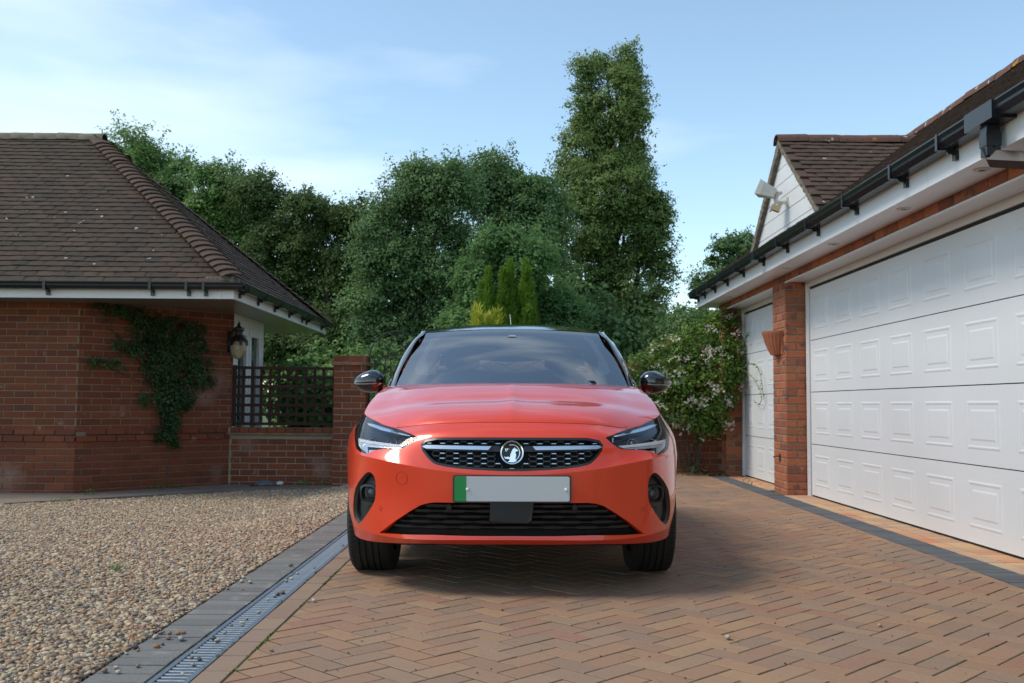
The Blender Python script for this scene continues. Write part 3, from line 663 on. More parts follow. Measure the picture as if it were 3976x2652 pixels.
# things lying at the foot of the low wall
o = thing('plastic_bag', 'crumpled grey plastic sheet lying at the foot of the low brick wall', 'plastic sheet', (-2.98, 12.05, -.115))
mm = MB()
V = []; F = []; a, b_ = 14, 6
for i in range(a):
    for j in range(b_):
        x = -.17 + .34 * i / (a - 1); y = -.05 + .10 * j / (b_ - 1); V.append((x, y, max(0, .06 * math.sin(2.2 * (x + .12) * 5) * math.sin(3.14 * j / (b_ - 1)) + random.uniform(0, .018))))
for i in range(a - 1):
    for j in range(b_ - 1): F.append((i * b_ + j, (i + 1) * b_ + j, (i + 1) * b_ + j + 1, i * b_ + j + 1))
mm.add(V, F); mm.build('sheet', mat('grey_plastic', (.10, .11, .13), .35), o, True, 60)
pebble(-2.77, 12.02, .028, (.62, .60, .58), 'white rounded stone at the foot of the low brick wall', -.11)
# ivy-like climber is built with the plants
# ================================================================ the garage on the right
ga = thing('garage', 'brick double garage at right with white doors, black gutter and brown tile roof', 'garage', (0, 0, 0))
WX, DX = 2.73, 2.95
m = MB()
m.b2((WX + .004, 9.925, -.02), (DX + .12, 10.395, 2.19)); m.b2((WX + .004, 12.704, -.02), (DX + .12, 13.1, 2.19)); m.b2((WX + .004, 1.5, 2.126), (DX + .12, 13.1, 2.192)); m.b2((WX + .004, 1.5, -.02), (DX + .12, 5.0, 2.12))
m.b2((DX + .121, 1.5, 0), (DX + .2, 13.1, 2.19))
gw = m.build('wall', M['mortard'], ga)
B = Bricks(M['brickr'])
# near pillar: face to the camera, then the face to the drive
def face_y(x0, x1, y, z0, z1, alt=True):
    z = z0; k = 0
    while z + .05 < z1:
        if k % 2 == 0: B.add(round(x1 - x0 - .004, 3), Matrix.Translation(((x0 + x1) / 2, y, z + .0325)))
        else:
            w = (x1 - x0 - .014) / 2
            for c in (x0 + .002 + w / 2, x1 - .002 - w / 2): B.add(round(w, 3), Matrix.Translation((c, y, z + .0325)))
        z += .0768; k += 1
face_y(WX, DX - .002, 9.915, -.02, 2.12)
face_y(WX, DX - .002, 12.695, -.02, 2.12)
RYm = Matrix.Rotation(R(-90), 4, 'Z')
def face_x(y0, y1, x, z0, z1, start=0):
    z = z0; k = start
    while z + .05 < z1:
        # headers and stretchers alternate so both courses fill the face
        pat = (.1025, .215, .1025) if k % 2 else (.215, .215); y = y0; tot = sum(pat) + .01 * (len(pat) - 1); sc = (y1 - y0) / tot
        for p in pat:
            w = p * sc; B.add(round(w, 3), Matrix.Translation((x, y + w / 2, z + .0325)) @ RYm); y += w + .01 * sc
        z += .0768; k += 1
face_x(9.93, 10.39, WX - .003, -.02, 2.12)
face_x(12.71, 13.09, WX - .003, -.02, 2.12, 1)
face_x(4.54, 4.98, WX - .003, -.02, 2.12)
y = 1.6
while y < 13.0: B.add(.215, Matrix.Translation((WX - .002, y + .1075, 2.159)) @ RYm); y += .225
B.place(gw)
# garage doors
def garage_door(y0, y1, cols, label, group='white sectional garage doors'):
    t = thing('garage_door', label, 'garage door', (DX, 0, 0), group=group); t.parent = None
    n = 4; H = 2.035; ph = H / n
    for k in range(n):
        z0, z1 = k * ph + .004 + .012 * (k == 0), (k + 1) * ph - .003; p = MB()
        p.b2((0, y0, z0), (.045, y1, z1))
        cw = (y1 - y0) / cols; r = random.Random(3)
        for i in range(cols):
            c = y0 + cw * (i + .5); a, b_ = c - cw * .34, c + cw * .34; za, zb = z0 + ph * .19, z1 - ph * .19
            # raised outer bead and raised field
            def ring(a, b_, za, zb, w, h0, h1):
                V = []
                for (q, hh) in ((0, 0.0), (w * .4, h1), (w * .6, h1), (w, h0)):
                    V += [(-hh, a + q, za + q), (-hh, b_ - q, za + q), (-hh, b_ - q, zb - q), (-hh, a + q, zb - q)]
                F = []
                for l_ in range(3):
                    for e_ in range(4): F.append((l_ * 4 + e_, l_ * 4 + (e_ + 1) % 4, (l_ + 1) * 4 + (e_ + 1) % 4, (l_ + 1) * 4 + e_))
                return V, F
            p.add(*ring(a, b_, za, zb, .026, .0004, .0030))
            i2 = .055
            V = []
            for (q, hh) in ((0, 0.0), (.012, .0030)): V += [(-hh, a + i2 + q, za + i2 + q), (-hh, b_ - i2 - q, za + i2 + q), (-hh, b_ - i2 - q, zb - i2 - q), (-hh, a + i2 + q, zb - i2 - q)]
            p.add(V, [(0, 1, 5, 4), (1, 2, 6, 5), (2, 3, 7, 6), (3, 0, 4, 7), (4, 5, 6, 7)])
        p.build('door_panel', M['door'], t)
    s = MB(); s.b2((.004, y0, .0), (.04, y1, .0155)); s.build('rubber_seal', M['dark'], t)
    s = MB(); s.b2((.012, y0 + .001, .002), (.044, y1 - .001, 2.03)); s.build('door_back', M['dark'], t)
    s = MB(); s.b2((.006, y0 - .012, 2.036), (.05, y1 + .012, 2.058)); s.b2((.006, y1 + .001, .01), (.05, y1 + .013, 2.0355)); s.b2((.006, y0 - .013, .01), (.05, y0 - .001, 2.0355)); s.build('gasket', mat('black_gasket', (.01, .01, .01), .6), t)
    s = MB(); s.b2((-.012, y1 + .014, 0), (.05, y1 + .084, 2.0585)); s.b2((-.012, y0 - .084, 0), (.05, y0 - .014, 2.0585)); s.b2((-.010, y0 - .084, 2.059), (.05, y1 + .084, 2.118)); s.build('door_frame', M['white'], t)
    s = MB(); s.b2((-.020, y1 + .052, 0), (-.0121, y1 + .082, 2.118)); s.b2((-.020, y1 + .022, 0), (-.0121, y1 + .036, 2.118)); s.build('frame_bead', M['white'], t)
    return t
garage_door(5.27, 9.82, 7, 'wide white sectional garage door with raised squares, nearest at right')
garage_door(10.49, 12.61, 4, 'narrower white panelled door beyond the brick pillar with vine tendrils over it')
m = MB(); m.b2((WX + .006, 5.02, 2.1195), (DX + .1, 9.92, 2.1255)); m.b2((WX + .006, 10.40, 2.1195), (DX + .1, 12.70, 2.1255)); m.b2((WX - .004, 5.02, 2.108), (WX + .02, 9.92, 2.119)); m.b2((WX - .004, 10.40, 2.108), (WX + .02, 12.70, 2.119)); m.build('reveal_lining', M['white'], ga)
# eaves
FX = 2.49; ZF0, ZF1 = 2.192, 2.385; YE = 13.35
m = MB(); m.b2((FX, 1.5, ZF0), (FX + .022, YE, ZF1)); m.build('fascia', M['white'], ga)
m = MB(); m.b2((FX - .003, 9.985, ZF0 - .001), (FX, 10.01, ZF1 - .01)); m.b2((FX - .003, 5.9, ZF0 - .001), (FX, 5.925, ZF1 - .01)); m.build('fascia_joint', M['white'], ga)
m = MB(); m.b2((FX + .0221, 1.5, ZF0 + .002), (WX + .1, YE, ZF0 + .012)); m.build('soffit', M['white'], ga)
sp = MB(); sp.lathe([(.0, -.004), (.022, -.005), (.024, -.009), (.040, -.010), (.046, -.004), (.047, .0)], 24)
spm = sp.me('soffit_vent', mat('vent_plastic', (.55, .54, .50), .4), True)
spi = MB().lathe([(0, -.0045), (.021, -.0052)], 20).me('vent_grille', M['dark'])
for y in (12.6, 11.9, 9.4, 8.0, 6.55, 5.45, 4.4):
    v = link('soffit_vent', spm, ga, loc=(2.60, y, ZF0 + .0019)); link('vent_grille', spi, v)
gutter(ga, (FX, 1.5, ZF1 - .055), (FX, YE + .05, ZF1 - .055), (-1, 0, 0))
for y in (13.2, 12.75, 12.1, 11.4, 10.6, 9.75, 8.9, 8.0, 7.1, 6.2, 5.5, 4.3): bracket(ga, (FX, y, ZF1 - .055), (-1, 0, 0), (0, -1, 0))
m = MB(); m.b2((FX - .125, 9.70, ZF1 - .075), (FX - .001, 9.83, ZF1 + .014)); m.build('gutter_union', M['blackp'], ga)
# outlet and square downpipe crossing under the soffit
dp = MB(); dp.b2((FX - .126, 4.84, ZF1 - .078), (FX - .001, 5.14, ZF1 + .015)); dp.build('gutter_outlet', M['blackp'], ga)
dp = MB(); dp.b2((FX - .10, 4.95, ZF1 - .24), (FX - .03, 5.02, ZF1 - .081)); dp.b2((FX - .104, 4.946, ZF1 - .19), (FX - .026, 5.024, ZF1 - .12))
Mx = Matrix.Rotation(R(24), 4, 'Y'); dp.tube([(FX - .065, 4.985, ZF1 - .20), (FX - .065, 4.98, ZF1 - .25), (WX - .045, 4.62, ZF1 - .36), (WX - .045, 4.60, ZF1 - .42), (WX - .045, 4.60, 0)], .045, 4)
dp.build('downpipe', M['blackp'], ga)
# main roof
PR = R(36.1); tp = math.tan(PR); RXg = 4.66; RZg = ZF1 + .02 + (RXg - FX + .02) * tp
m = MB(); m.add([(FX - .02, 1.5, ZF1), (FX - .02, YE, ZF1), (RXg, YE, RZg - .02), (RXg, 1.5, RZg - .02), (2 * RXg - FX, 1.5, ZF1), (2 * RXg - FX, YE, ZF1)], [(0, 3, 2, 1), (3, 4, 5, 2)])
gr_ = m.build('roof', M['under'], ga)
GY0, GYa, GY1, GZa, GZ0, GX = 8.86, 10.12, 11.30, 3.60, 2.66, 2.78      # gable: near foot, apex, far foot
sg = math.hypot(RXg - FX, RZg - ZF1)
def in_main(x, y):
    yy = YE - x
    if y > sg - .04: return False
    z = ZF1 + y * math.sin(PR); xx = FX + y * math.cos(PR)
    if xx > GX - .02 and GY0 < yy < GY1:        # under the cross gable
        zz = GZa - (abs(yy - GYa)) * (GZa - GZ0) / (GYa - GY0)
        if z < zz + .02: return False
    return True
tiles(gr_, (FX - .04, YE, ZF1 + .012), (0, -1, 0), (math.cos(PR), 0, math.sin(PR)), YE - 2.2, sg, in_main, M['tileg'], 150)
along(gr_, (RXg, 2.0, RZg - .03), (RXg, YE, RZg - .03), ridge_me(M['ridgeg']), 36, 'ridge_tile', 0)
MB().prism([(FX - .02, YE - .02), (RXg, YE - .02), (RXg, YE + .06), (FX - .02, YE + .06)], 0, 0).V
v = MB(); v.extrude([(0, -.05), (.07, -.05), (.07, .035), (0, .035)], (FX - .02, YE - .01, ZF1 + .0), (RXg, YE - .01, RZg), (0, 1, 0)); v.build('verge', M['verge'], gr_)
v = MB(); v.add([(FX + .02, YE - .012, ZF0 + .01), (2 * RXg - FX, YE - .012, ZF0 + .01), (RXg, YE - .012, RZg - .03)], [(0, 1, 2)]); v.build('end_gable', M['white'], ga)
# cross gable with its own ridge
e1 = Vector((0, GYa - GY0, GZa - GZ0)); sgl = e1.length
m = MB(); xr = RXg - .3
def xm(z): return FX + (z - ZF1) / tp
m.add([(GX + .0, GY0, GZ0), (GX, GYa, GZa), (GX, GY1, GZ0), (xm(GZ0), GY0, GZ0), (xm(GZa) + .05, GYa, GZa), (xm(GZ0), GY1, GZ0)], [(0, 3, 4, 1), (1, 4, 5, 2)])
gab = m.build('gable_roof', M['under'], ga)
tiles(gab, (GX - .06, GY0 - .05, GZ0 - .03), (1, 0, 0), e1, 1.7, sgl, lambda x, y: x < xm(GZ0 + y / sgl * (GZa - GZ0)) - GX + .12 and y < sgl - .02, M['tileg'], 150)
tiles(gab, (GX - .06 + 1.7, GY1 + .04, GZ0 - .03), (-1, 0, 0), (0, -(GY1 - GYa), GZa - GZ0), 1.7, sgl, lambda x, y: x > 1.7 - (xm(GZ0 + y / sgl * (GZa - GZ0)) - GX + .12) and y < sgl - .12 and x < 1.62, M['tileg'], 0)
along(gab, (GX - .07, GYa, GZa - .02), (xm(GZa) + .12, GYa, GZa - .02), ridge_me(M['ridgeg'], .31, .10), 5, 'ridge_tile', 0)
for (ya, za, yb, zb) in ((GY0 - .06, GZ0 - .05, GYa, GZa), (GY1 + .06, GZ0 - .05, GYa, GZa)):
    v = MB(); d = Vector((0, yb - ya, zb - za)); L = d.length; d.normalize(); n_ = Vector((0, -d.z, d.y)) * (1 if d.y > 0 else -1)
    N = 40; V = []
    for i in range(N + 1):
        p = Vector((GX, ya, za)) + d * (L * i / N); j1, j2 = random.uniform(-.006, .006), random.uniform(-.006, .006)
        V += [p + n_ * (.016 + j1) + Vector((-.052, 0, 0)), p - n_ * (.052 + j2) + Vector((-.046 + j1, 0, 0)), p - n_ * .052 + Vector((.03, 0, 0)), p + n_ * .012 + Vector((.03, 0, 0))]
    v.add(V, [(i * 4 + k, i * 4 + (k + 1) % 4, i * 4 + 4 + (k + 1) % 4, i * 4 + 4 + k) for i in range(N) for k in range(4)]); v.build('verge', M['verge'], gab)
# white boards of the gable face, each one a piece
zb = GZ0 - .35; k = 0
face_back = MB().add([(GX + .03, GY0 + .02, GZ0 - .4), (GX + .03, GYa, GZa - .06), (GX + .03, GY1 - .02, GZ0 - .4)], [(0, 1, 2)]).build('gable_back', M['dark'], ga)
def ylim(z):
    t = (GZa - .05 - z) / (GZa - GZ0); t = max(0, t); return GYa - t * (GYa - GY0) + .03, GYa + t * (GY1 - GYa) - .03
z = 2.40
while z < GZa - .10:
    z1 = min(z + .152, GZa - .08)
    def lim(zz):
        a, b_ = ylim(max(zz, GZ0 - .30)); return a, b_
    (a0, b0), (a1, b1) = lim(z), lim(z1)
    Pp = [(a0, z), (b0, z), (b1, z1), (a1, z1)]
    V = [(GX + .012, y_, z_) for y_, z_ in Pp] + [(GX, y_ , z_ + (.003 if i < 2 else -.003)) for i, (y_, z_) in enumerate(Pp)]
    MB().add(V, [(4, 7, 6, 5), (0, 1, 5, 4), (1, 2, 6, 5), (2, 3, 7, 6), (3, 0, 4, 7)]).build('cladding_board', M['white'], ga); z += .157
# moss where the two roofs meet
mo = MB(); r = random.Random(5)
V = []; F = []
for i in range(2600):
    t = r.random() ** 1.3; y_ = GY0 + (GYa - GY0) * t * .95; z_ = GZ0 + (GZa - GZ0) * t * .95; x_ = xm(z_)
    sp_ = .10 * (1 - t) + .03; p = Vector((x_ + r.gauss(-.04, sp_), y_ + r.gauss(-.05, sp_ * .8), 0)); p.z = max(ZF1 + (p.x - FX) * tp, z_ - .06) + r.uniform(.0, .02)
    if p.x < GX + .03 and p.y > GY0 - .08: continue
    n = len(V); s_ = r.uniform(.006, .013)
    for q in range(3): V.append(p + Vector((r.uniform(-1, 1), r.uniform(-1, 1), r.uniform(-.3, 1))) * s_)
    F.append((n, n + 1, n + 2))
mo.add(V, F); mo.build('moss', leafmat('moss', (.03, .035, .012), (.06, .06, .02), (.11, .09, .03), .1, .9, 6), gr_, kind='stuff')
# ---------------------------------------------------------------- things on the garage
fl = thing('floodlight', 'old white floodlight with yellowed motion sensor on the white gable boards', 'floodlight', (2.62, 9.95, 2.98))
Rm = Matrix.Rotation(R(-30), 4, 'Y') @ Matrix.Rotation(R(90), 4, 'Y')
wht = mat('aged_white_metal', (.62, .61, .57), .45, bump=(50, .2), var=(14, .6, (.45, .42, .35)))
hd = MB(); Q = Matrix.Translation((-.04, -.02, .06)) @ Matrix.Rotation(R(-25), 4, 'Z') @ Matrix.Rotation(R(24), 4, 'Y')
def frus(mb, w0, h0, x0, w1, h1, x1): mb.add([Q @ Vector((x0, sy * w0, sz * h0)) for sy, sz in ((-1, -1), (1, -1), (1, 1), (-1, 1))] + [Q @ Vector((x1, sy * w1, sz * h1)) for sy, sz in ((-1, -1), (1, -1), (1, 1), (-1, 1))], [(0, 1, 5, 4), (1, 2, 6, 5), (2, 3, 7, 6), (3, 0, 4, 7), (4, 5, 6, 7), (0, 3, 2, 1)])
frus(hd, .105, .078, -.10, .095, .068, -.05); frus(hd, .094, .067, -.0498, .05, .045, .07); hd.build('lamp_housing', wht, fl)
gl = MB(); gl.add([Q @ Vector((-.1015, sy * .088, sz * .062)) for sy, sz in ((-1, -1), (1, -1), (1, 1), (-1, 1))], [(0, 3, 2, 1)]); gl.build('lamp_glass', mat('lamp_glass', (.16, .20, .18), .12), fl)
ar = MB(); ar.box((.10, .0, -.05), (.16, .022, .03)); ar.box((.155, 0, -.04), (.012, .07, .09)); ar.tube([(.03, -.0, -.03), (.05, -.01, .03), (.09, -.015, .06)], .022, 8); ar.build('bracket_arm', wht, fl)
sn = MB(); sn.box((.03, -.01, -.11), (.09, .06, .055), Matrix.Rotation(R(20), 4, 'Y')); sn.tube([(.06, -.01, -.10), (.09, -.01, -.05)], .018, 8); sn.build('motion_sensor', mat('yellowed_plastic', (.55, .40, .22), .5), fl)
MB().box((-.018, -.012, -.128), (.012, .045, .035), Matrix.Rotation(R(20), 4, 'Y')).build('sensor_lens', mat('grey_lens', (.30, .31, .32), .3), fl)
pot = thing('wall_planter', 'fluted terracotta half-round wall pot hanging on the brick pillar', 'wall pot', (WX - .008, 10.16, 1.40))
pm = MB(); n = 48; V = []; prof = [(.078, 0), (.10, .04), (.135, .12), (.155, .19), (.170, .215), (.172, .238), (.160, .240), (.14, .19)]
for (r_, z_) in prof:
    for k in range(n + 1):
        w = math.pi / 2 + math.pi * k / n; fl_ = 1 + (.035 * math.cos(k * 2 * math.pi / 4) if .01 < z_ < .20 else 0); V.append((r_ * fl_ * math.cos(w) * .95, r_ * fl_ * math.sin(w) * 1.12, z_))
F = [(i * (n + 1) + k, i * (n + 1) + k + 1, (i + 1) * (n + 1) + k + 1, (i + 1) * (n + 1) + k) for i in range(len(prof) - 1) for k in range(n)] + [tuple(range(n, -1, -1))]
pm.add(V, F); pm.b2((-.004, -.165, .0), (.004, .165, .238)); pm.build('pot_body', M['terra'], pot, True, 50)
hk = thing('door_holdback', 'small rusty iron hook fixed low on the brick pillar', 'hook', (WX - .01, 10.14, .36))
MB().box((0, 0, 0), (.006, .03, .075)).build('back_plate', mat('rusty_iron', (.10, .08, .07), .7, .6), hk); MB().tube([(0, 0, .01), (-.03, .02, .012), (-.05, .05, .0)], .006, 6).build('hook', M['iron'], hk)
# garden wall behind the jasmine
bw = thing('back_garden_wall', 'red brick garden wall with thin piers behind the flowering climber', 'wall', (0, 0, 0))
m = MB(); m.b2((-.68, 12.96, -.05), (2.73, 13.1, 1.42)); m.b2((1.66, 12.905, -.05), (1.78, 12.96, 1.42)); c = m.build('mortar_bed', M['mortar'], bw)
B = Bricks(M['brick']); B.run((-.68, 12.955), (1.66, 12.955), -.02, 1.40, proud=.002); B.run((1.78, 12.955), (2.72, 12.955), -.02, 1.40, proud=.002, off=.1)
B.place(c)
# ================================================================ the car
# Car space: x across, y back from the foremost point, z up. The shell is one smooth net: columns run round
# the car from the middle of the nose to the middle of the tail, rows from the sill up to the waist.
FR = [
 [(0.000,0.050,0.237),(0.198,0.055,0.236),(0.389,0.075,0.236),(0.513,0.120,0.231),(0.636,0.210,0.225),(0.727,0.340,0.221),(0.801,0.550,0.233)],
 [(0.000,0.010,0.262),(0.197,0.015,0.261),(0.385,0.035,0.259),(0.509,0.080,0.259),(0.631,0.170,0.264),(0.735,0.320,0.272),(0.815,0.580,0.270)],
 [(0.000,0.015,0.279),(0.197,0.020,0.279),(0.386,0.040,0.284),(0.514,0.085,0.295),(0.635,0.170,0.307),(0.742,0.320,0.321),(0.834,0.600,0.319)],
 [(0.000,0.000,0.431),(0.197,0.008,0.432),(0.387,0.040,0.435),(0.517,0.090,0.442),(0.643,0.170,0.451),(0.747,0.300,0.459),(0.850,0.620,0.455)],
 [(0.000,0.000,0.554),(0.197,0.008,0.560),(0.387,0.038,0.579),(0.522,0.082,0.600),(0.650,0.160,0.620),(0.744,0.300,0.630),(0.853,0.640,0.615)],
 [(0.000,0.045,0.723),(0.200,0.055,0.722),(0.393,0.095,0.721),(0.528,0.170,0.719),(0.655,0.290,0.715),(0.758,0.440,0.719),(0.840,0.680,0.715)],
 [(0.000,0.120,0.789),(0.203,0.130,0.787),(0.400,0.180,0.778),(0.565,0.290,0.759),(0.665,0.450,0.783),(0.738,0.600,0.807),(0.781,0.750,0.831)]]
SX = [.835, .850, .866, .882, .880, .868, None]
SZ = [[.215, .215, .215, .215, .225, .25, .26, .26, .26], [.27, .26, .26, .26, .27, .29, .30, .30, .30], [.33, .32, .32, .32, .33, .35, .36, .36, .36],
      [.47, .47, .47, .47, .49, .50, .50, .50, .50], [.63, .64, .66, .68, .70, .70, .70, .70, .70], [.745, .80, .83, .86, .89, .90, .90, .90, .90],
      [.895, .985, 1.0, 1.02, 1.05, 1.06, 1.05, 1.04, 1.04]]
SY = [.95, 1.42, 2.0, 2.7, 3.35, 3.75, 3.98, 4.05, 4.06]
SXT = [.765, .733, .758, .765, .752, .70, .56, .30, 0]
net = []
for i, r in enumerate(FR):
    row = list(r)
    for k, y in enumerate(SY):
        if i == 6: x = SXT[k]
        else: x = SX[i] * [1, .998, .99, .99, .995, .955, .80, .45, 0][k]
        row.append((x, y - (.0 if k < 6 else .012 * (6 - i) * (i > 2) * -0 + (.03 if i in (0, 6) else 0)), SZ[i][k]))
    net.append(row)
NET = np.array(net); NC = NET.shape[1] - 1       # 15 segments a side, 6 rows of segments
SEGS = [(0, 1), (1, 4), (4, 6)]                  # creases at rows 1 and 4
HC = np.linalg.norm(np.diff(NET, axis=1), axis=2).mean(0); HR = np.linalg.norm(np.diff(NET[:, :8], axis=0), axis=2).mean(1)   # mean spacing of columns and rows
def _tan(P, h, ax):
    """chord-length tangents of a spline through P along axis ax, per unit of length"""
    d = np.diff(P, axis=ax); sh = [1] * P.ndim; sh[ax] = -1; H = h.reshape(sh); d = d / H; n = P.shape[ax]
    T = np.empty_like(P); sl = lambda a, b: tuple(slice(a, b) if k == ax else slice(None) for k in range(P.ndim))
    T[sl(0, 1)] = d[sl(0, 1)]; T[sl(n - 1, n)] = d[sl(n - 2, n - 1)]
    if n > 2:
        h0, h1 = H[sl(0, n - 2)] if False else h[:-1].reshape(sh), h[1:].reshape(sh)
        T[sl(1, n - 1)] = (d[sl(0, n - 2)] * h1 + d[sl(1, n - 1)] * h0) / (h0 + h1)
    return T
TC = _tan(NET, HC, 1)
TC[:, 0, 1:] = 0; TC[:, 0, 0] = (NET[:, 1, 0] - NET[:, 0, 0]) / HC[0]; TC[:, -1, 1:] = 0
def surf(a, b, seg=None):
    """points of the shell at parameters a (-15..15) and b (0..6); seg forces one side of a crease"""
    a = np.asarray(a, float); b = np.asarray(b, float); sgn = np.where(a < 0, -1.0, 1.0); n = NC
    s = np.abs(a); i = np.clip(np.floor(s).astype(int), 0, n - 1); u = s - i; h00, h10, h01, h11 = 2*u**3-3*u**2+1, u**3-2*u**2+u, -2*u**3+3*u**2, u**3-u**2
    h = HC[i]; w = lambda q, A: q[:, None, None] * A.transpose(1, 0, 2)
    C = w(h00, NET[:, i]) + w(h10 * h, TC[:, i]) + w(h01, NET[:, i + 1]) + w(h11 * h, TC[:, i + 1])
    out = np.empty((len(a), 3))
    if seg is None: seg = np.where(b < 1, 0, np.where(b < 4, 1, 2))
    for k, (s0, s1) in enumerate(SEGS):
        m_ = seg == k
        if not m_.any(): continue
        Q = C[m_][:, s0:s1 + 1]; nn = s1 - s0; t = np.clip(b[m_] - s0, -.3, nn + .3)
        j = np.clip(np.floor(t).astype(int), 0, nn - 1); u = (t - j)[:, None]; TT = _tan(Q, HR[s0:s1], 1); r = np.arange(len(Q)); hh = HR[s0 + j][:, None]
        p0, p1, m0, m1 = Q[r, j], Q[r, j + 1], TT[r, j] * hh, TT[r, j + 1] * hh
        out[m_] = (2*u**3-3*u**2+1)*p0 + (u**3-2*u**2+u)*m0 + (-2*u**3+3*u**2)*p1 + (u**3-u**2)*m1
    out[:, 0] *= sgn
    return out
def norm(a, b, seg=None):
    a = np.asarray(a, float); b = np.asarray(b, float)
    if seg is None: seg = np.where(b < 1, 0, np.where(b < 4, 1, 2))
    e = 1e-3; du = surf(a + e, b, seg) - surf(a - e, b, seg); dv = surf(a, b + e, seg) - surf(a, b - e, seg); n = np.cross(du, dv)
    return n / np.maximum(np.linalg.norm(n, axis=1)[:, None], 1e-12)
_ga, _gb = np.meshgrid(np.linspace(0, 15, 301), np.linspace(0, 6, 121)); _gp = surf(_ga.ravel(), _gb.ravel()); _ga, _gb = _ga.ravel(), _gb.ravel()
def inv(P, ax):
    """parameters of the points whose two coordinates ax (0,2 = seen from the front; 1,2 = from the side) are P"""
    P = np.asarray(P, float); sg = np.ones(len(P))
    if ax[0] == 0: sg = np.where(P[:, 0] < 0, -1.0, 1.0); P = P.copy(); P[:, 0] = abs(P[:, 0])
    ok = (_ga < 6.6) if ax[0] == 0 else (_ga > 4.4) & (_ga < 12.6)
    G_, A, Bb = _gp[ok][:, ax], _ga[ok], _gb[ok]
    k = [int(np.argmin(((G_ - p) ** 2).sum(1))) for p in P]; a, b = A[k].copy(), Bb[k].copy()
    for _ in range(8):
        f = surf(a, b)[:, ax] - P; e = 1e-4; ja = (surf(a + e, b)[:, ax] - surf(a, b)[:, ax]) / e; jb = (surf(a, b + e)[:, ax] - surf(a, b)[:, ax]) / e
        det = ja[:, 0] * jb[:, 1] - ja[:, 1] * jb[:, 0]; det = np.where(abs(det) < 1e-9, 1e-9, det)
        da = (f[:, 0] * jb[:, 1] - f[:, 1] * jb[:, 0]) / det; db = (ja[:, 0] * f[:, 1] - ja[:, 1] * f[:, 0]) / det
        a = np.clip(a - np.clip(da, -.3, .3), 0, 15); b = np.clip(b - np.clip(db, -.3, .3), 0, 6)
    return np.stack([a * sg, b], 1)
def dens(P, step=.012, closed=True):
    """resample a polygon so that it can follow the curved shell"""
    Q = []; n = len(P)
    for i in range(n if closed else n - 1):
        p, q = np.array(P[i], float), np.array(P[(i + 1) % n], float); k = max(1, int(np.linalg.norm(q - p) / step))
        Q += [tuple(p + (q - p) * j / k) for j in range(k)]
    if not closed: Q.append(tuple(P[-1]))
    return Q
def smooth_poly(P, it=2, keep=()):
    for _ in range(it):
        Q = []; n = len(P)
        for i in range(n):
            p, q = np.array(P[i]), np.array(P[(i + 1) % n])
            if i in keep and _ == 0: Q.append(tuple(p))
            Q += [tuple(p * .75 + q * .25), tuple(p * .25 + q * .75)]
        P = Q; keep = ()
    return P
def pip(X, Y, P):
    P = np.asarray(P); r = np.zeros(len(X), bool); j = len(P) - 1
    for i in range(len(P)):
        xi, yi, xj, yj = P[i, 0], P[i, 1], P[j, 0], P[j, 1]
        c = ((yi > Y) != (yj > Y)) & (X < (xj - xi) * (Y - yi) / (yj - yi + 1e-15) + xi); r ^= c; j = i
    return r
def setn(me, LN): me.normals_split_custom_set([tuple(map(float, v)) for v in LN])
def cdt(pts, loops, lines=()):
    """constrained Delaunay of points and closed loops; a and b are brought to similar lengths first"""
    V = [Vector((p[0], p[1] * .35)) for p in pts]; E = []
    for L in loops:
        s = len(V); V += [Vector((p[0], p[1] * .35)) for p in L]; n = len(L); E += [(s + i, s + (i + 1) % n) for i in range(n)]
    for L in lines: s = len(V); V += [Vector((p[0], p[1] * .35)) for p in L]; E += [(s + i, s + i + 1) for i in range(len(L) - 1)]
    vo, eo, fo, _, _, _ = delaunay_2d_cdt(V, E, [], 0, 1e-7)
    Vv = np.array([(v.x, v.y / .35) for v in vo]); return Vv, np.array([tuple(f) for f in fo if len(f) == 3])
def to_mesh(name, AB, F, mt, off=0.0, uselim=None):
    a, b = AB[:, 0], AB[:, 1]; P = surf(a, b); N = norm(a, b)
    if off: P = P + N * off
    me = mesh(name, P, F.astype(np.int32), mt, True)
    Cb = b[F].mean(1); seg = np.where(Cb < 1, 0, np.where(Cb < 4, 1, 2)); fl_ = F.ravel(); sl_ = np.repeat(seg, 3)
    setn(me, norm(a[fl_], b[fl_], sl_)); return me
car = thing('hatchback_car', 'orange-red hatchback with black roof parked facing the camera on the brick drive', 'car', (.006, 4.53, 0))
car.rotation_euler = (0, R(-.22), 0)
def paintmat():
    m = mat('orange_pearl_paint', (.74, .044, .006), .34, metal=.12, spec=.5, coat=1.0)
    n, l = m.node_tree.nodes, m.node_tree.links; p = n['Principled BSDF']; p.inputs['Coat Roughness'].default_value = .035
    t = n.new('ShaderNodeTexNoise'); t.inputs['Scale'].default_value = 900; t.inputs['Detail'].default_value = 1; g = n.new('ShaderNodeTexCoord'); l.new(g.outputs['Object'], t.inputs['Vector'])
    b = n.new('ShaderNodeBump'); b.inputs['Strength'].default_value = .05; b.inputs['Distance'].default_value = .001; l.new(t.outputs['Fac'], b.inputs['Height']); l.new(b.outputs['Normal'], p.inputs['Normal'])
    return m
M['paint'] = paintmat()
M['gloss'] = mat('gloss_black_paint', (.006, .007, .009), .12, spec=.6, coat=1.0)
M['plast'] = mat('textured_black_plastic', (.012, .012, .013), .48, bump=(500, .25))
M['satin'] = mat('satin_black', (.014, .014, .016), .30)
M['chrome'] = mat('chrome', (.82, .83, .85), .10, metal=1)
M['bright'] = mat('satin_silver_trim', (.70, .70, .72), .24, metal=1)
M['lens'] = mat('headlamp_lens', (1, 1, 1), .02, spec=.7, Transmission_Weight=1.0, IOR=1.35)
M['white_'] = mat('running_light_white', (.80, .82, .86), .25)
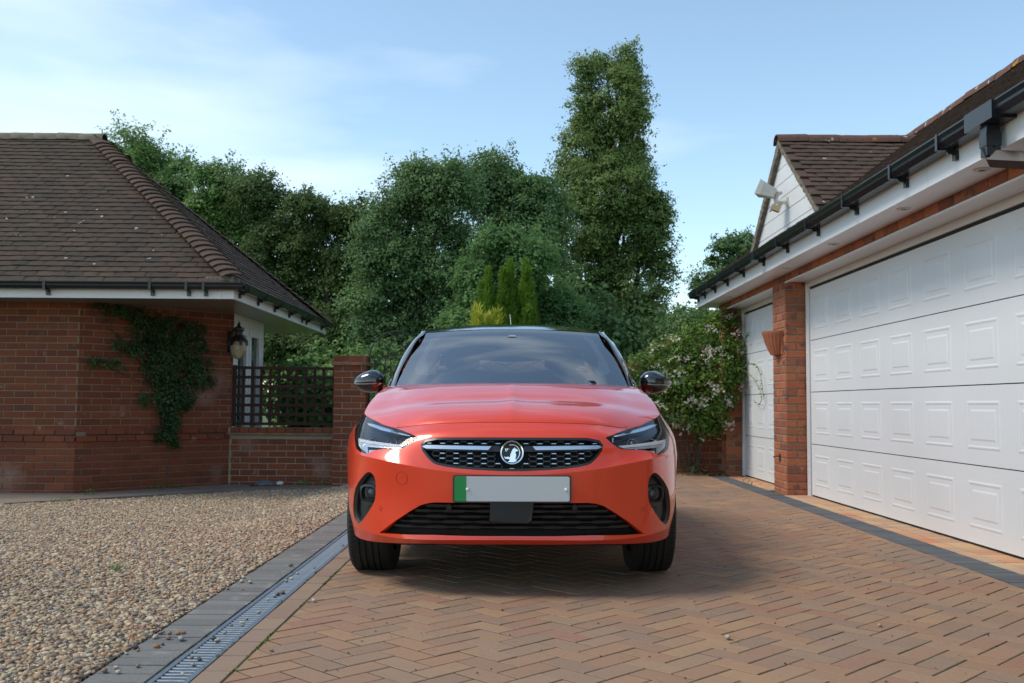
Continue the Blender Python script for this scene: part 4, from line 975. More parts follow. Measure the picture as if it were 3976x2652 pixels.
M['housing'] = mat('lamp_housing_dark', (.010, .011, .013), .18)
M['tyre'] = mat('tyre_rubber', (.011, .0105, .010), .75, bump=(80, .35), var=(9, .6, (.022, .018, .014)))
# outlines seen from the front (x, z), right half of the car as x>0
HEAD = [(0.7793, 0.8277), (0.737, 0.8047), (0.6637, 0.7826), (0.5664, 0.759), (0.4951, 0.7408), (0.4341, 0.7205), (0.4626, 0.6941), (0.4955, 0.672), (0.5184, 0.6642), (0.6404, 0.6605), (0.6882, 0.6364), (0.7516, 0.646), (0.775, 0.6743), (0.7907, 0.7103), (0.823, 0.7711), (0.8072, 0.8008)]
FOG = [(0.6733, 0.5569), (0.6493, 0.5431), (0.6369, 0.5172), (0.637, 0.4312), (0.6579, 0.3879), (0.7246, 0.3011), (0.757, 0.296), (0.778, 0.345), (0.7644, 0.4506), (0.7352, 0.5009), (0.6994, 0.5404)]
GRILLE = [(0.0, 0.5687), (0.2232, 0.5791), (0.331, 0.5929), (0.3717, 0.6094), (0.4284, 0.6777), (0.395, 0.72), (0.2, 0.7214), (0.0, 0.7218)]
LOWER = [(0.0, 0.2789), (0.197, 0.2783), (0.3617, 0.2813), (0.6169, 0.2735), (0.5398, 0.3345), (0.4749, 0.3782), (0.4193, 0.412), (0.3807, 0.4236), (0.3439, 0.4279), (0.0, 0.4303)]
def full(H):            # half outline from the middle, over the outer side, back to the middle
    return H + [(-x, z) for x, z in reversed(H) if x > 1e-6]
def mir(P): return [(-x, z) for x, z in P]
ARCH = lambda cy: [(cy + .352 * math.cos(w), .318 + .352 * math.sin(w)) for w in np.linspace(math.pi * 1.10, -math.pi * .10, 40)]
L_head = inv(dens(smooth_poly(HEAD, 1, keep=(0, 5, 10))), [0, 2]); L_fog = inv(dens(smooth_poly(FOG, 2)), [0, 2])
L_gr = inv(dens(smooth_poly(full(GRILLE), 1)), [0, 2]); L_lo = inv(dens(full(LOWER)), [0, 2])
flip = lambda L: L * [-1, 1]
arch = []
for cy in (.83, 3.37):
    A_ = ARCH(cy); q = inv([p for p in A_ if p[1] > .24], [1, 2]); q[0, 1] = 0; q[-1, 1] = 0; arch.append(q)
def close_arch(q): return np.vstack([[q[0, 0], -.001], q, [q[-1, 0], -.001]])
arch = [close_arch(q) for q in arch]
pa = np.concatenate([np.linspace(k, k + 1, 9)[:-1] for k in range(0, 7)] + [np.linspace(k, k + 1, 10)[:-1] for k in range(7, 15)] + [[15.0]])
pa = np.concatenate([-pa[::-1], pa[1:]])
pb = np.concatenate([[0, .5, 1], np.linspace(1, 2, 4)[1:], np.linspace(2, 3, 8)[1:], np.linspace(3, 4, 9)[1:], np.linspace(4, 5, 10)[1:], np.linspace(5, 6, 8)[1:]])
GA, GB_ = np.meshgrid(pa, pb); pts = np.stack([GA.ravel(), GB_.ravel()], 1)
loops = [L_head, flip(L_head), L_fog, flip(L_fog), L_gr, L_lo] + arch + [flip(q) for q in arch]
# drop grid points that crowd a loop
def far_from(pts, L, d=.012):
    P = surf(pts[:, 0], pts[:, 1]); Q = surf(L[:, 0], np.clip(L[:, 1], 0, 6)); keep = np.ones(len(pts), bool); lo, hi = Q.min(0) - d, Q.max(0) + d
    c = np.where(((P > lo) & (P < hi)).all(1))[0]
    for k in c: keep[k] = ((Q - P[k]) ** 2).sum(1).min() > (d * .55) ** 2
    keep |= np.isin(pts[:, 1], (0, 6)); return pts[keep]
for L in loops: pts = far_from(pts, L)
# crease rows are kept as edges
cre = [np.stack([pa, np.full_like(pa, bb)], 1) for bb in (1.0, 4.0)]
AB, F = cdt(pts[~np.isin(pts[:, 1], (1.0, 4.0))], loops, cre)
C = AB[F].mean(1); inside = np.zeros(len(F), bool)
for L in loops: inside |= pip(C[:, 0], C[:, 1], L)
inside |= (C[:, 1] < 0) | (C[:, 1] > 6); F = F[~inside]; C = C[~inside]
P3 = surf(C[:, 0], C[:, 1])
# panels by where they sit on the car
side = np.abs(C[:, 0]) > 5.2
# bumper ends behind the head lamp: a slanting seam down to the wheel arch
bump_ = (P3[:, 1] < .62 - (P3[:, 2] - .62) * .15) & ((P3[:, 2] < .62 + .02) | (np.abs(P3[:, 0]) < .70)) & (np.abs(C[:, 0]) < 6.6)
door = (P3[:, 1] > 1.36) & (P3[:, 1] < 2.42) & (P3[:, 2] > .30) & (np.abs(C[:, 0]) > 7); door2 = (P3[:, 1] >= 2.43) & (P3[:, 1] < 3.22 - .0) & (P3[:, 2] > .30) & (np.abs(C[:, 0]) > 7) & ~(((P3[:, 1] - 3.37) ** 2 + (P3[:, 2] - .318) ** 2) < .42 ** 2)
def sub(mask, name, mt=None, label=None):
    f = F[mask]
    if len(f) == 0: return None
    u, invx = np.unique(f, return_inverse=True); f2 = invx.reshape(f.shape)
    o = link(name, to_mesh(name, AB[u], f2, mt or M['paint']), car)
    if label: o['label'] = label
    return o
bumper = sub(bump_, 'front_bumper'); body = sub(~bump_ & ~door & ~door2, 'body')
for s_ in (1, -1):
    sub(door & (C[:, 0] * s_ > 0), 'front_door'); sub(door2 & (C[:, 0] * s_ > 0), 'rear_door')
# returns round the openings, so the panels have thickness
def skirt(L, depth, name, parent, mt, closed=True):
    P = surf(L[:, 0], np.clip(L[:, 1], 0, 6)); N = norm(L[:, 0], np.clip(L[:, 1], .01, 5.99)); n = len(L); V = np.vstack([P - N * .0005, P - N * depth])
    f = np.array([(i, (i + 1) % n, n + (i + 1) % n, n + i) for i in range(n if closed else n - 1)])
    return link(name, mesh(name, V, f.astype(np.int32), mt, True, 40), parent)
for L in (L_fog, flip(L_fog), L_lo): skirt(L, .03, 'panel_return', bumper, M['paint'])
skirt(L_gr, .012, 'panel_return', bumper, M['paint'])
for q in arch:
    for L in (q[1:-1], flip(q[1:-1])): skirt(L, .16, 'wheel_arch_liner', body, M['plast'], False)
# dark structure behind the skin
ga2, gb2 = np.meshgrid(np.linspace(-15, 15, 121), np.linspace(0.02, 5.9, 20)); A2, B2 = ga2.ravel(), gb2.ravel(); P = surf(A2, B2); N = norm(A2, B2)
inn = np.clip(1 - np.abs(A2) / 7.5, 0, 1) * .055 + .03; P = P - N * inn[:, None]
f = np.array([(j * 121 + i, j * 121 + i + 1, (j + 1) * 121 + i + 1, (j + 1) * 121 + i) for j in range(19) for i in range(120)]); c = P[f].mean(1)
okf = ~((((c[:, 1] - .83) ** 2 + (c[:, 2] - .31) ** 2) < .39 ** 2) & (abs(c[:, 0]) > .55)) & ~((((c[:, 1] - 3.37) ** 2 + (c[:, 2] - .31) ** 2) < .39 ** 2) & (abs(c[:, 0]) > .55))
link('inner_shell', mesh('inner_shell', P, f[okf].astype(np.int32), M['dark'], True), car)
m = MB(); m.b2((-.58, .46, .178), (.58, 1.3, .25)); m.b2((-.70, 1.25, .17), (.70, 3.9, .21)); m.b2((-.56, .25, .22), (.56, 1.2, .60)); m.build('underbody', M['dark'], car)
# ---- pieces laid on the shell
def patch(P, name, mt, parent, off=0.0, th=.004, ax=(0, 2), step=.010, res=.016, smooth=0, keep=()):
    """a plate of the outline P laid at `off` from the shell, th thick"""
    if smooth: P = smooth_poly(P, smooth, keep)
    D = dens(P, step); L = inv(D, list(ax)); Q = np.asarray(D); lo, hi = Q.min(0), Q.max(0)
    gx, gy = np.meshgrid(np.arange(lo[0] + res / 2, hi[0], res), np.arange(lo[1] + res / 2, hi[1], res)); g = np.stack([gx.ravel(), gy.ravel()], 1)
    if len(g):
        ins = pip(g[:, 0], g[:, 1], Q)
        dd = np.array([((Q - p) ** 2).sum(1).min() for p in g]) > (res * .4) ** 2; g = g[ins & dd]
    gi = inv(g, list(ax)) if len(g) else np.zeros((0, 2))
    V, f = cdt(gi, [L])
    if len(f) == 0: return None
    c = V[f].mean(1); f = f[pip(c[:, 0], c[:, 1], L)]
    S_ = surf(V[:, 0], V[:, 1]); N = norm(V[:, 0], V[:, 1]); n = len(V)
    # boundary edges of the kept faces
    from collections import Counter
    cnt = Counter(); dire = {}
    for t in f:
        for i in range(3):
            a, b = int(t[i]), int(t[(i + 1) % 3]); cnt[(min(a, b), max(a, b))] += 1; dire[(min(a, b), max(a, b))] = (a, b)
    rim = [dire[k] for k, v in cnt.items() if v == 1]
    Vt = S_ + N * off; me_V = np.vstack([Vt, Vt, Vt - N * th]); F3 = [tuple(t) for t in f] + [(a + n, a + 2 * n, b + 2 * n, b + n) for a, b in rim]
    # face normals point outwards
    me = mesh(name, me_V, F3, mt, True); ln = []
    for pl in me.polygons:
        if len(pl.vertices) == 3: ln += [N[v] for v in pl.vertices]
        else:
            nn = pl.normal; ln += [(nn.x, nn.y, nn.z)] * 4
    setn(me, ln); return link(name, me, parent)
def on(x, z, off=0.0):
    q = inv([(x, z)], [0, 2]); p = surf(q[:, 0], q[:, 1])[0]; n = norm(q[:, 0], q[:, 1])[0]; return Vector(p + n * off), Vector(n)
def frame_at(p, n):
    n = n.normalized(); x = Vector((0, 0, 1)).cross(n).normalized(); return Matrix.Translation(p) @ Matrix((x, n.cross(x), n)).transposed().to_4x4()   # local z = outwards
# ---- upper grille
gG = full(GRILLE); cgx = 0; cgz = .66
def shrink(P, d):
    P = np.asarray(P); n = len(P); A_ = area([tuple(p) for p in P]); s_ = 1 if A_ > 0 else -1; Q = []
    for i in range(n):
        a, b, c = P[i - 1], P[i], P[(i + 1) % n]; e1_, e2_ = b - a, c - b; n1 = np.array([-e1_[1], e1_[0]]) / (np.linalg.norm(e1_) + 1e-9); n2 = np.array([-e2_[1], e2_[0]]) / (np.linalg.norm(e2_) + 1e-9)
        k = n1 + n2; k = k / max(.35, np.dot(k, k) / 2) if np.dot(k, k) > 1e-6 else n1; Q.append(tuple(b + s_ * k * d / 1.0 * (1 if np.dot(k, k) < 4 else .5)))
    return Q
sG = smooth_poly(gG, 1)
grille = patch(sG, 'upper_grille', M['dark'], car, -.045, .004)
def ringpatch(P, w, name, mt, parent, o0, o1, mid=None):
    """a frame strip just inside outline P, sloping from depth o0 to o1"""
    A_ = np.asarray(dens(P, .01)); B_ = np.asarray(shrink(A_, w)); La, Lb = inv(A_, [0, 2]), inv(B_, [0, 2]); n = len(A_)
    Pa = surf(La[:, 0], La[:, 1]) + norm(La[:, 0], La[:, 1]) * o0; Pb = surf(Lb[:, 0], Lb[:, 1]) + norm(Lb[:, 0], Lb[:, 1]) * o1; Pc = Pb - norm(Lb[:, 0], Lb[:, 1]) * .035
    V = np.vstack([Pa, Pb, Pc]); f = [(i, (i + 1) % n, n + (i + 1) % n, n + i) for i in range(n)] + [(n + i, n + (i + 1) % n, 2 * n + (i + 1) % n, 2 * n + i) for i in range(n)]
    return link(name, mesh(name, V, f, mt, True, 30), parent)
ringpatch(sG, .011, 'grille_surround', M['satin'], grille, -.001, .001)
# honeycomb
inner = shrink(sG, .012); Qn = np.asarray(inner)
BARZ0, BARZ1 = .6855, .704
def zb_(x): return .698 - abs(x) * .0 + (.0)
rib = MB(); tabs = []
pit, dz_ = .064, .0113
def okp(x, z):
    if math.hypot(x, z - EMZ) < .068: return False
    if abs(z - (BARC(x))) < .013: return False
    return bool(pip(np.array([x]), np.array([z]), Qn)[0])
EMZ = .6525
BARC = lambda x: .672 + .014 * abs(x)
def seg3(a, b, w, off, mb):
    if not (okp(*a) and okp(*b)): return
    (p, n1), (q, n2) = on(*a, off), on(*b, off); d = (q - p).normalized(); s_ = d.cross(n1).normalized() * w / 2; n_ = n1 * .008
    mb.add([p + s_, p - s_, q - s_, q + s_, p + s_ * 1.2 - n_, p - s_ * 1.2 - n_, q - s_ * 1.2 - n_, q + s_ * 1.2 - n_], [(0, 1, 2, 3), (0, 4, 5, 1), (3, 2, 6, 7), (1, 5, 6, 2), (0, 3, 7, 4)])
for j in range(-6, 13):
    z = .606 + j * dz_
    for i in range(-6, 7):
        x = i * pit + (pit / 2 if j % 2 else 0)
        h = .0115
        seg3((x - h, z), (x + h, z), .0042, -.012, rib)
        if j % 2 == 0 and okp(x - h, z) and okp(x + h, z): tabs.append((x, z))
        for sx in (-1, 1):
            seg3((x + sx * h, z), (x + sx * (pit / 2 - h), z + dz_), .0022, -.016, rib)
rib.build('mesh_rib', mat('mesh_grey', (.05, .05, .054), .28), grille, kind='stuff')
tabm = MB().box((0, 0, .002), (.021, .0036, .005)).me('mesh_accent', M['bright'])
for x, z in tabs:
    p, n_ = on(x, z, -.011); link('mesh_accent', tabm, grille, M=frame_at(p, n_))
for s_ in (1, -1):
    bar_ = [(s_ * .108, .6655), (s_ * .395, .6690), (s_ * .4145, .6775), (s_ * .398, .6855), (s_ * .094, .6820)]
    patch(bar_, 'chrome_bar', M['bright'], grille, .002, .022, step=.01, res=.02)
    patch([(s_ * .055, .6600), (s_ * .395, .6645), (s_ * .418, .6775), (s_ * .398, .6895), (s_ * .055, .6865)], 'bar_base', M['satin'], grille, -.010, .012, res=.02)
# emblem
pE, nE = on(0, EMZ, .004); FE = frame_at(pE, Vector((0, -1, .12))) @ Matrix.Scale(1.08, 4)
em = link('emblem', MB().lathe([(0, .004), (.044, .004), (.0475, .006)], 40).me('emblem', M['satin'], True), grille, M=FE)
e_ = MB(); e_.lathe([(.0505, -.004), (.0515, .006), (.0485, .0115), (.0435, .0105), (.0415, .005)], 48); e_.build('ring', M['chrome'], em, True)
def flat(mb, pts, z0, z1, s_=1.0): 
    P_ = [(x * s_, y * s_) for x, y in pts]
    if area(P_) < 0: P_ = P_[::-1]
    mb.prism(P_, z0, z1, .0012); return mb
k_ = .0435
flat(MB(), [(-.72, .42), (-.24, .42), (-.30, .30), (-.44, .10), (-.62, .10)], .004, .0055, k_).build('flag', M['chrome'], em)
vv = MB(); flat(vv, [(-.60, .38), (-.53, .38), (-.47, .20), (-.36, .38), (-.29, .38), (-.44, .13), (-.52, .13)], .0056, .008, k_); vv.build('flag_letter', M['satin'], em)
gfn = MB()
flat(gfn, [(-.28, -.86), (-.22, -.45), (-.16, -.12), (-.06, .10), (.02, .28), (.10, .40), (.20, .44), (.26, .54), (.30, .42), (.44, .36), (.56, .24), (.60, .12), (.50, .14), (.40, .10), (.34, .02), (.42, -.14), (.40, -.34), (.34, -.58), (.48, -.80), (.16, -.93), (-.08, -.94)], .0045, .0095, k_)
flat(gfn, [(-.80, -.30), (-.60, -.42), (-.36, -.36), (-.24, -.42), (-.20, -.62), (-.46, -.62), (-.66, -.58)], .0045, .0085, k_)
gfn.build('griffin', M['chrome'], em)
arcp = []
for k in range(22): w = R(112 - k * 9); arcp.append((.80 * math.cos(w) * .98, .80 * math.sin(w)))
for k in range(22): w = R(112 - (21 - k) * 9); arcp.append((.69 * math.cos(w) * .94 + .03, .72 * math.sin(w)))
try: flat(MB(), arcp, .0045, .0085, k_).build('crest_arc', M['chrome'], em)
except Exception as ex: print('arc', ex)
let = MB(); TV, TF = [], []
for i, chx in enumerate('VAUXHALL'):
    cu = bpy.data.curves.new('t', 'FONT'); cu.body = chx; cu.size = .0072; cu.align_x = 'CENTER'; cu.extrude = .0004
    to = bpy.data.objects.new('t', cu); COL.objects.link(to); bpy.context.view_layer.update(); tm = to.to_mesh(); w = R(90 - (i - 3.5) * 12.5)
    X_ = Matrix.Translation((.0452 * math.cos(w), .0452 * math.sin(w), .0112)) @ Matrix.Rotation(w - R(90), 4, 'Z') @ Matrix.Translation((0, -.0022, 0))
    let.add([X_ @ v.co for v in tm.vertices], [tuple(p.vertices) for p in tm.polygons]); to.to_mesh_clear(); bpy.data.objects.remove(to); bpy.data.curves.remove(cu)
let.build('emblem_lettering', mat('dark_engraving', (.05, .05, .05), .5), em)
# ---- number plate
pl = MB(); hw, hh, rc = .2595, .0555, .008
def rrect(hw, hh, r, n=5):
    P_ = []
    for cx, cz, a0 in ((hw - r, hh - r, 0), (-hw + r, hh - r, 90), (-hw + r, -hh + r, 180), (hw - r, -hh + r, 270)):
        for k in range(n + 1): w = R(a0 + 90 * k / n); P_.append((cx + r * math.cos(w), cz + r * math.sin(w)))
    return P_
FP = Matrix.Translation((.001, -.013, .4925)) @ Matrix.Rotation(R(90 - 2), 4, 'X')
pm_ = MB(); pm_.prism(rrect(hw, hh, rc), -.006, 0, .001); plate = link('number_plate', pm_.me('number_plate', mat('blank_plate_white', (.50, .51, .52), .45, bump=(40, .05))), car, M=FP)
gp = MB(); P_ = [p for p in rrect(hw, hh, rc)]; P_ = clip(P_, 1, 0, -.207); gp.prism(P_, .0002, .0012); gp.build('green_band', mat('plate_green', (.0, .22, .045), .35), plate)
for x in (-.201, .243):
    MB().lathe([(.0, .006), (.0045, .0055), (.007, .003), (.0075, .0)], 16, Matrix.Translation((x, -.002, .001))).build('plate_screw', M['white'], plate, True)
MB().prism(rrect(hw + .008, hh + .006, .01), -.02, -.0062).build('plate_backing', M['satin'], plate)
# ---- lower grille
lo = patch(full(LOWER), 'lower_grille', M['dark'], car, -.055, .004, res=.02)
LOi = np.asarray(shrink(full(LOWER), .004))
def slat(zc, phase, x0, x1):
    """a black slat whose front edge steps up and down"""
    N_s = 160; V = []; n4 = 0; fcs = []
    xs_ = np.linspace(x0, x1, N_s)
    st = lambda x: np.interp((abs(x) + phase) % .156, [0, .012, .09, .105, .156], [0, 1, 1, 0, 0])
    L1 = inv([(x, zc) for x in xs_], [0, 2]); P_ = surf(L1[:, 0], L1[:, 1]); N1 = norm(L1[:, 0], L1[:, 1])
    h = np.array([st(x) for x in xs_])
    for i in range(N_s):
        p = P_[i]; n_ = N1[i]; o = -.018 + .006 * h[i]; dzz = .0032 * h[i]
        V += [tuple(p + n_ * (o - .030) + [0, 0, .006]), tuple(p + n_ * (o - .004) + [0, 0, .0035 + dzz]), tuple(p + n_ * o + [0, 0, .0015 + dzz]), tuple(p + n_ * (o - .002) + [0, 0, -.005 - dzz * .4]), tuple(p + n_ * (o - .030) + [0, 0, -.008])]
    F_ = [(i * 5 + k, i * 5 + k + 1, i * 5 + 6 + k, i * 5 + 5 + k) for i in range(N_s - 1) for k in range(4)]
    link('slat', mesh('slat', V, F_, M['satin'], True, 35), lo)
for zc, ph in ((.412, .02), (.388, .10), (.3635, .02), (.339, .10), (.3155, .02)):
    xs_ = np.linspace(0, .66, 331); ins = pip(xs_, np.full_like(xs_, zc), LOi); xm_ = xs_[ins].max() - .003; slat(zc, ph, -xm_, xm_)
rd = MB(); yb = -.004
rd.add([(-.098, yb, .430), (.098, yb, .430), (.088, yb, .350), (.070, yb + .004, .338), (-.088, yb + .004, .338), (-.098, yb, .35), (-.104, .05, .435), (.104, .05, .435), (.094, .05, .335), (-.104, .05, .335)],
       [(0, 5, 4, 3, 2, 1), (0, 1, 7, 6), (1, 2, 8, 7), (2, 3, 4, 9, 8), (5, 0, 6, 9), (4, 5, 9)]); rd.build('radar_cover', M['plast'], lo)
for s_ in (-1, 1):
    p, n_ = on(s_ * .2865, .407, -.014); sn_ = MB().lathe([(.0, .010), (.0065, .010), (.0072, .012), (.0125, .012), (.0145, .008), (.0155, -.02)], 24, frame_at(p, n_)).build('parking_sensor', M['satin'], lo, True)
    p, n_ = on(s_ * .612, .388, .0005); MB().lathe([(.0085, .0), (.0092, .0007), (.0098, .0)], 24, frame_at(p, n_)).build('sensor_ring', M['dark'], bumper)
    p, n_ = on(s_ * .612, .388, .0); MB().lathe([(0, .0011), (.0080, .0009), (.0086, .0)], 24, frame_at(p, n_)).build('corner_sensor', M['paint'], bumper, True)
p, n_ = on(-.507, .533, .0002); MB().lathe([(.0288, .0), (.0294, .0009), (.0301, .0)], 48, frame_at(p, n_)).build('tow_cover_edge', mat('dark_gap', (.10, .012, .006), .6), bumper)
# ---- fog lamp pods
def scl(P, cx, cz, k): return [(cx + (x - cx) * k, cz + (z - cz) * k) for x, z in P]
for s_ in (1, -1):
    Fg = FOG if s_ == 1 else mir(FOG); sF = smooth_poly(Fg, 2)
    pod = patch(sF, 'fog_lamp_surround', M['plast'], car, -.026, .004, step=.01, res=.014)
    ringpatch(sF, .010, 'surround_lip', M['plast'], pod, -.002, -.012)
    cx, cz = s_ * .690, .452
    p, n_ = on(cx, cz, -.026); n_ = (n_ + Vector((-s_ * .25, -.5, 0))).normalized(); FF = frame_at(p, n_)
    hs_ = MB(); R0 = [(.050, .044), (.047, .041), (.036, .032), (.030, .027)]; Z0 = [-.005, .022, .026, .004]; ng_ = 32; V = []
    for (a, b), z in zip(R0, Z0):
        for k in range(ng_):
            w = 2 * math.pi * k / ng_; c_, s2 = math.cos(w), math.sin(w); e = .62; V.append(FF @ Vector((a * math.copysign(abs(c_) ** e, c_), b * math.copysign(abs(s2) ** e, s2), z)))
    hs_.add(V, [(i * ng_ + k, i * ng_ + (k + 1) % ng_, (i + 1) * ng_ + (k + 1) % ng_, (i + 1) * ng_ + k) for i in range(3) for k in range(ng_)]); hs_.build('fog_lamp_bezel', M['satin'], pod, True)
    MB().lathe([(0, .012), (.012, .0105), (.0225, .004), (.024, .0)], 24, FF @ Matrix.Translation((-s_ * .004, 0, .003))).build('fog_lamp', mat('fog_glass', (.10, .11, .12), .08, metal=.6, bump=(120, .5)), pod, True)
    dt = MB()
    Fa = np.asarray(shrink(smooth_poly(Fg, 1), .016))
    for iz in range(30):
        for ix in range(14):
            x = s_ * (.60 + ix * .0085 + (iz % 2) * .00425); z = .300 + iz * .0085
            if .385 < z < .505 or not pip(np.array([x]), np.array([z]), Fa)[0]: continue
            if z < .385 and abs(x) < .70: continue
            if z > .50 and abs(x) < .662: continue
            p, n1 = on(x, z, -.025); dt.lathe([(0, .003), (.0028, .0)], 6, frame_at(p, n1))
    dt.build('studs', M['plast'], pod, kind='stuff')
# ---- head lamps
for s_ in (1, -1):
    Hd = HEAD if s_ == 1 else mir(HEAD); sH = smooth_poly(Hd, 1, keep=(0, 5, 10))
    hl = link('headlight', MB().me('headlight', M['housing']), car); hl.data = None if False else hl.data
    bk = patch(sH, 'lamp_housing', M['housing'], hl, -.050, .003, res=.02)
    skirt(L_head if s_ == 1 else flip(L_head), .052, 'lamp_rim', hl, M['satin'])
    for (pp, nm, mt_, of, th) in [([(0.7688, 0.7061), (0.4986, 0.6861), (0.5187, 0.6769), (0.7429, 0.6895)], 'running_light', 'white_', -0.014, 0.006), ([(0.7674, 0.7035), (0.7437, 0.6886), (0.7322, 0.6586), (0.7545, 0.6707)], 'running_light', 'white_', -0.015, 0.006), ([(0.7419, 0.689), (0.5193, 0.6763), (0.5325, 0.6724), (0.7013, 0.6731), (0.691, 0.6399), (0.7313, 0.6585)], 'light_guide', 'bright', -0.02, 0.004), ([(0.6874, 0.6584), (0.649, 0.6614), (0.6874, 0.6386)], 'chrome_corner', 'chrome', -0.016, 0.004), ([(0.7396, 0.7797), (0.6962, 0.7764), (0.5766, 0.7516), (0.4788, 0.7309), (0.4834, 0.7282), (0.6408, 0.7499), (0.7218, 0.7693)], 'chrome_brow', 'chrome', -0.01, 0.006), ([(0.4797, 0.7273), (0.4734, 0.7272), (0.4722, 0.7052), (0.4787, 0.7048)], 'light_guide', 'bright', -0.02, 0.003)]:  # the upper chrome strip is added to stand for the sky's reflection
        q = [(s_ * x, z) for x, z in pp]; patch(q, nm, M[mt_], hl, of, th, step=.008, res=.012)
    for (cx, cz, r) in ((.705, .690, .030), (.585, .700, .024)):
        p, n_ = on(s_ * cx, cz, -.045); n_ = (n_ + Vector((0, -1.2, 0))).normalized(); FF = frame_at(p, n_)
        MB().lathe([(r * 1.35, .0), (r * 1.3, .012), (r * 1.05, .008), (r, .004)], 28, FF).build('lamp_bezel', M['bright'], hl, True)
        MB().lathe([(0, .018), (r * .5, .015), (r * .85, .006), (r, .0)], 28, FF).build('projector_lens', mat('projector_glass', (.02, .025, .035), .03, spec=1.0), hl, True)
    for k in range(5):
        patch([(s_ * (.735), .668 + k * .0105), (s_ * .765, .671 + k * .0105), (s_ * .765, .675 + k * .0105), (s_ * .735, .672 + k * .0105)], 'reflector_fin', M['satin'], hl, -.030, .003, step=.01, res=.02)
    patch(sH, 'headlight_lens', M['lens'], hl, -.001, .002, res=.018)
# ---- bonnet: a Coons patch between the nose seam, the wing tops and the screen
def bez(P, t):
    P = np.asarray(P, float); n = len(P) - 1; t = np.asarray(t, float)[:, None] * n; i = np.clip(np.floor(t).astype(int)[:, 0], 0, n - 1); u = t[:, 0] - i; u = u[:, None]
    T = np.empty_like(P); T[1:-1] = (P[2:] - P[:-2]) / 2; T[0] = P[1] - P[0]; T[-1] = P[-1] - P[-2]
    return (2*u**3-3*u**2+1)*P[i] + (u**3-2*u**2+u)*T[i] + (-2*u**3+3*u**2)*P[i+1] + (u**3-u**2)*T[i+1]
NS, NT = 81, 61
s1 = np.linspace(-1, 1, NS); t1 = np.linspace(0, 1, NT)
front = surf(s1 * 3.0, np.full(NS, 6.0)) + [0, .007, .0095]
sideP = np.vstack([surf(np.array([3.0, 3.5, 4.0, 4.5, 5.0, 5.5, 6.0]), np.full(7, 6.0)), [[.776, .90, .880], [.757, 1.08, .932], [.742, 1.25, .966], [.733, 1.42, .985]]])
dl = np.r_[0, np.cumsum(np.linalg.norm(np.diff(sideP, axis=0), axis=1))]; dl /= dl[-1]
sd_ = np.stack([np.interp(t1, dl, sideP[:, k]) for k in range(3)], 1)
for _ in range(3): sd_[1:-1] = (sd_[:-2] + 2 * sd_[1:-1] + sd_[2:]) / 4
rearc = np.stack([s1 * .733, .99 + .43 * np.abs(s1) ** 2.4, .993 - .008 * s1 ** 2], 1)
L_ = sd_ * [-1, 1, 1]; Rr = sd_
BN = np.empty((NT, NS, 3)); u = (s1 + 1) / 2
for j, t in enumerate(t1):
    BN[j] = (1 - t) * front + t * rearc + (1 - u)[:, None] * L_[j] + u[:, None] * Rr[j] - ((1 - u) * (1 - t))[:, None] * front[0] - (u * (1 - t))[:, None] * front[-1] - ((1 - u) * t)[:, None] * rearc[0] - (u * t)[:, None] * rearc[-1]
w_ = 1 - np.abs(s1) ** 3.2
for j, t in enumerate(t1):
    hump = .052 * (math.sin(math.pi * t ** .62)) ** 1.0 * (1 - t * .30)
    BN[j][:, 2] += hump * w_ * (1 - .10 * s1 ** 2)
    # the folded centre line of the bonnet and the raised shoulders
    BN[j][:, 2] += .011 * np.exp(-np.abs(s1) / .06) * math.sin(math.pi * min(1, t * 1.15)) ** .6 - .006 * np.exp(-((np.abs(s1) - .82) / .10) ** 2) * math.sin(math.pi * t)
f = np.array([(j * NS + i, j * NS + i + 1, (j + 1) * NS + i + 1, (j + 1) * NS + i) for j in range(NT - 1) for i in range(NS - 1)])
bonnet_ = link('bonnet', mesh('bonnet', BN.reshape(-1, 3), f.astype(np.int32), M['paint'], True), car)
# folded edge and dark seam below it
ed = np.vstack([L_[::-1], front[1:-1], Rr]); n = len(ed); V = np.vstack([ed, ed - [0, 0, .014]]); link('bonnet_edge', mesh('bonnet_edge', V + [0, .004, 0], np.array([(i, n + i, n + i + 1, i + 1) for i in range(n - 1)]).astype(np.int32), M['paint'], True), bonnet_)
V = np.vstack([ed + [0, .001, -.005], ed + [0, -.0075, -.0085]]); link('bonnet_seam', mesh('bonnet_seam', V, np.array([(i, n + i, n + i + 1, i + 1) for i in range(n - 1)]).astype(np.int32), M['dark'], False), bonnet_)
# scuttle and wipers
m = MB(); m.add([(-.72, 1.40, .955), (-.40, 1.08, .965), (0, .97, .968), (.40, 1.08, .965), (.72, 1.40, .955), (-.66, 1.50, .985), (-.35, 1.18, .985), (0, 1.06, .985), (.35, 1.18, .985), (.66, 1.50, .985)], [(0, 1, 6, 5), (1, 2, 7, 6), (2, 3, 8, 7), (3, 4, 9, 8)]); m.build('scuttle_panel', M['plast'], car)
for (x, sx) in ((-.11, 1), (.42, 1)):
    w_b = MB(); w_b.tube([(x - .03, 1.06 + abs(x) * .3, .985), (x, 1.045 + abs(x) * .3, 1.003), (x + .045, 1.045 + abs(x) * .3, 1.006), (x + .06, 1.05 + abs(x) * .3, .995)], .007, 6);  w_b.build('wiper', M['satin'], car)
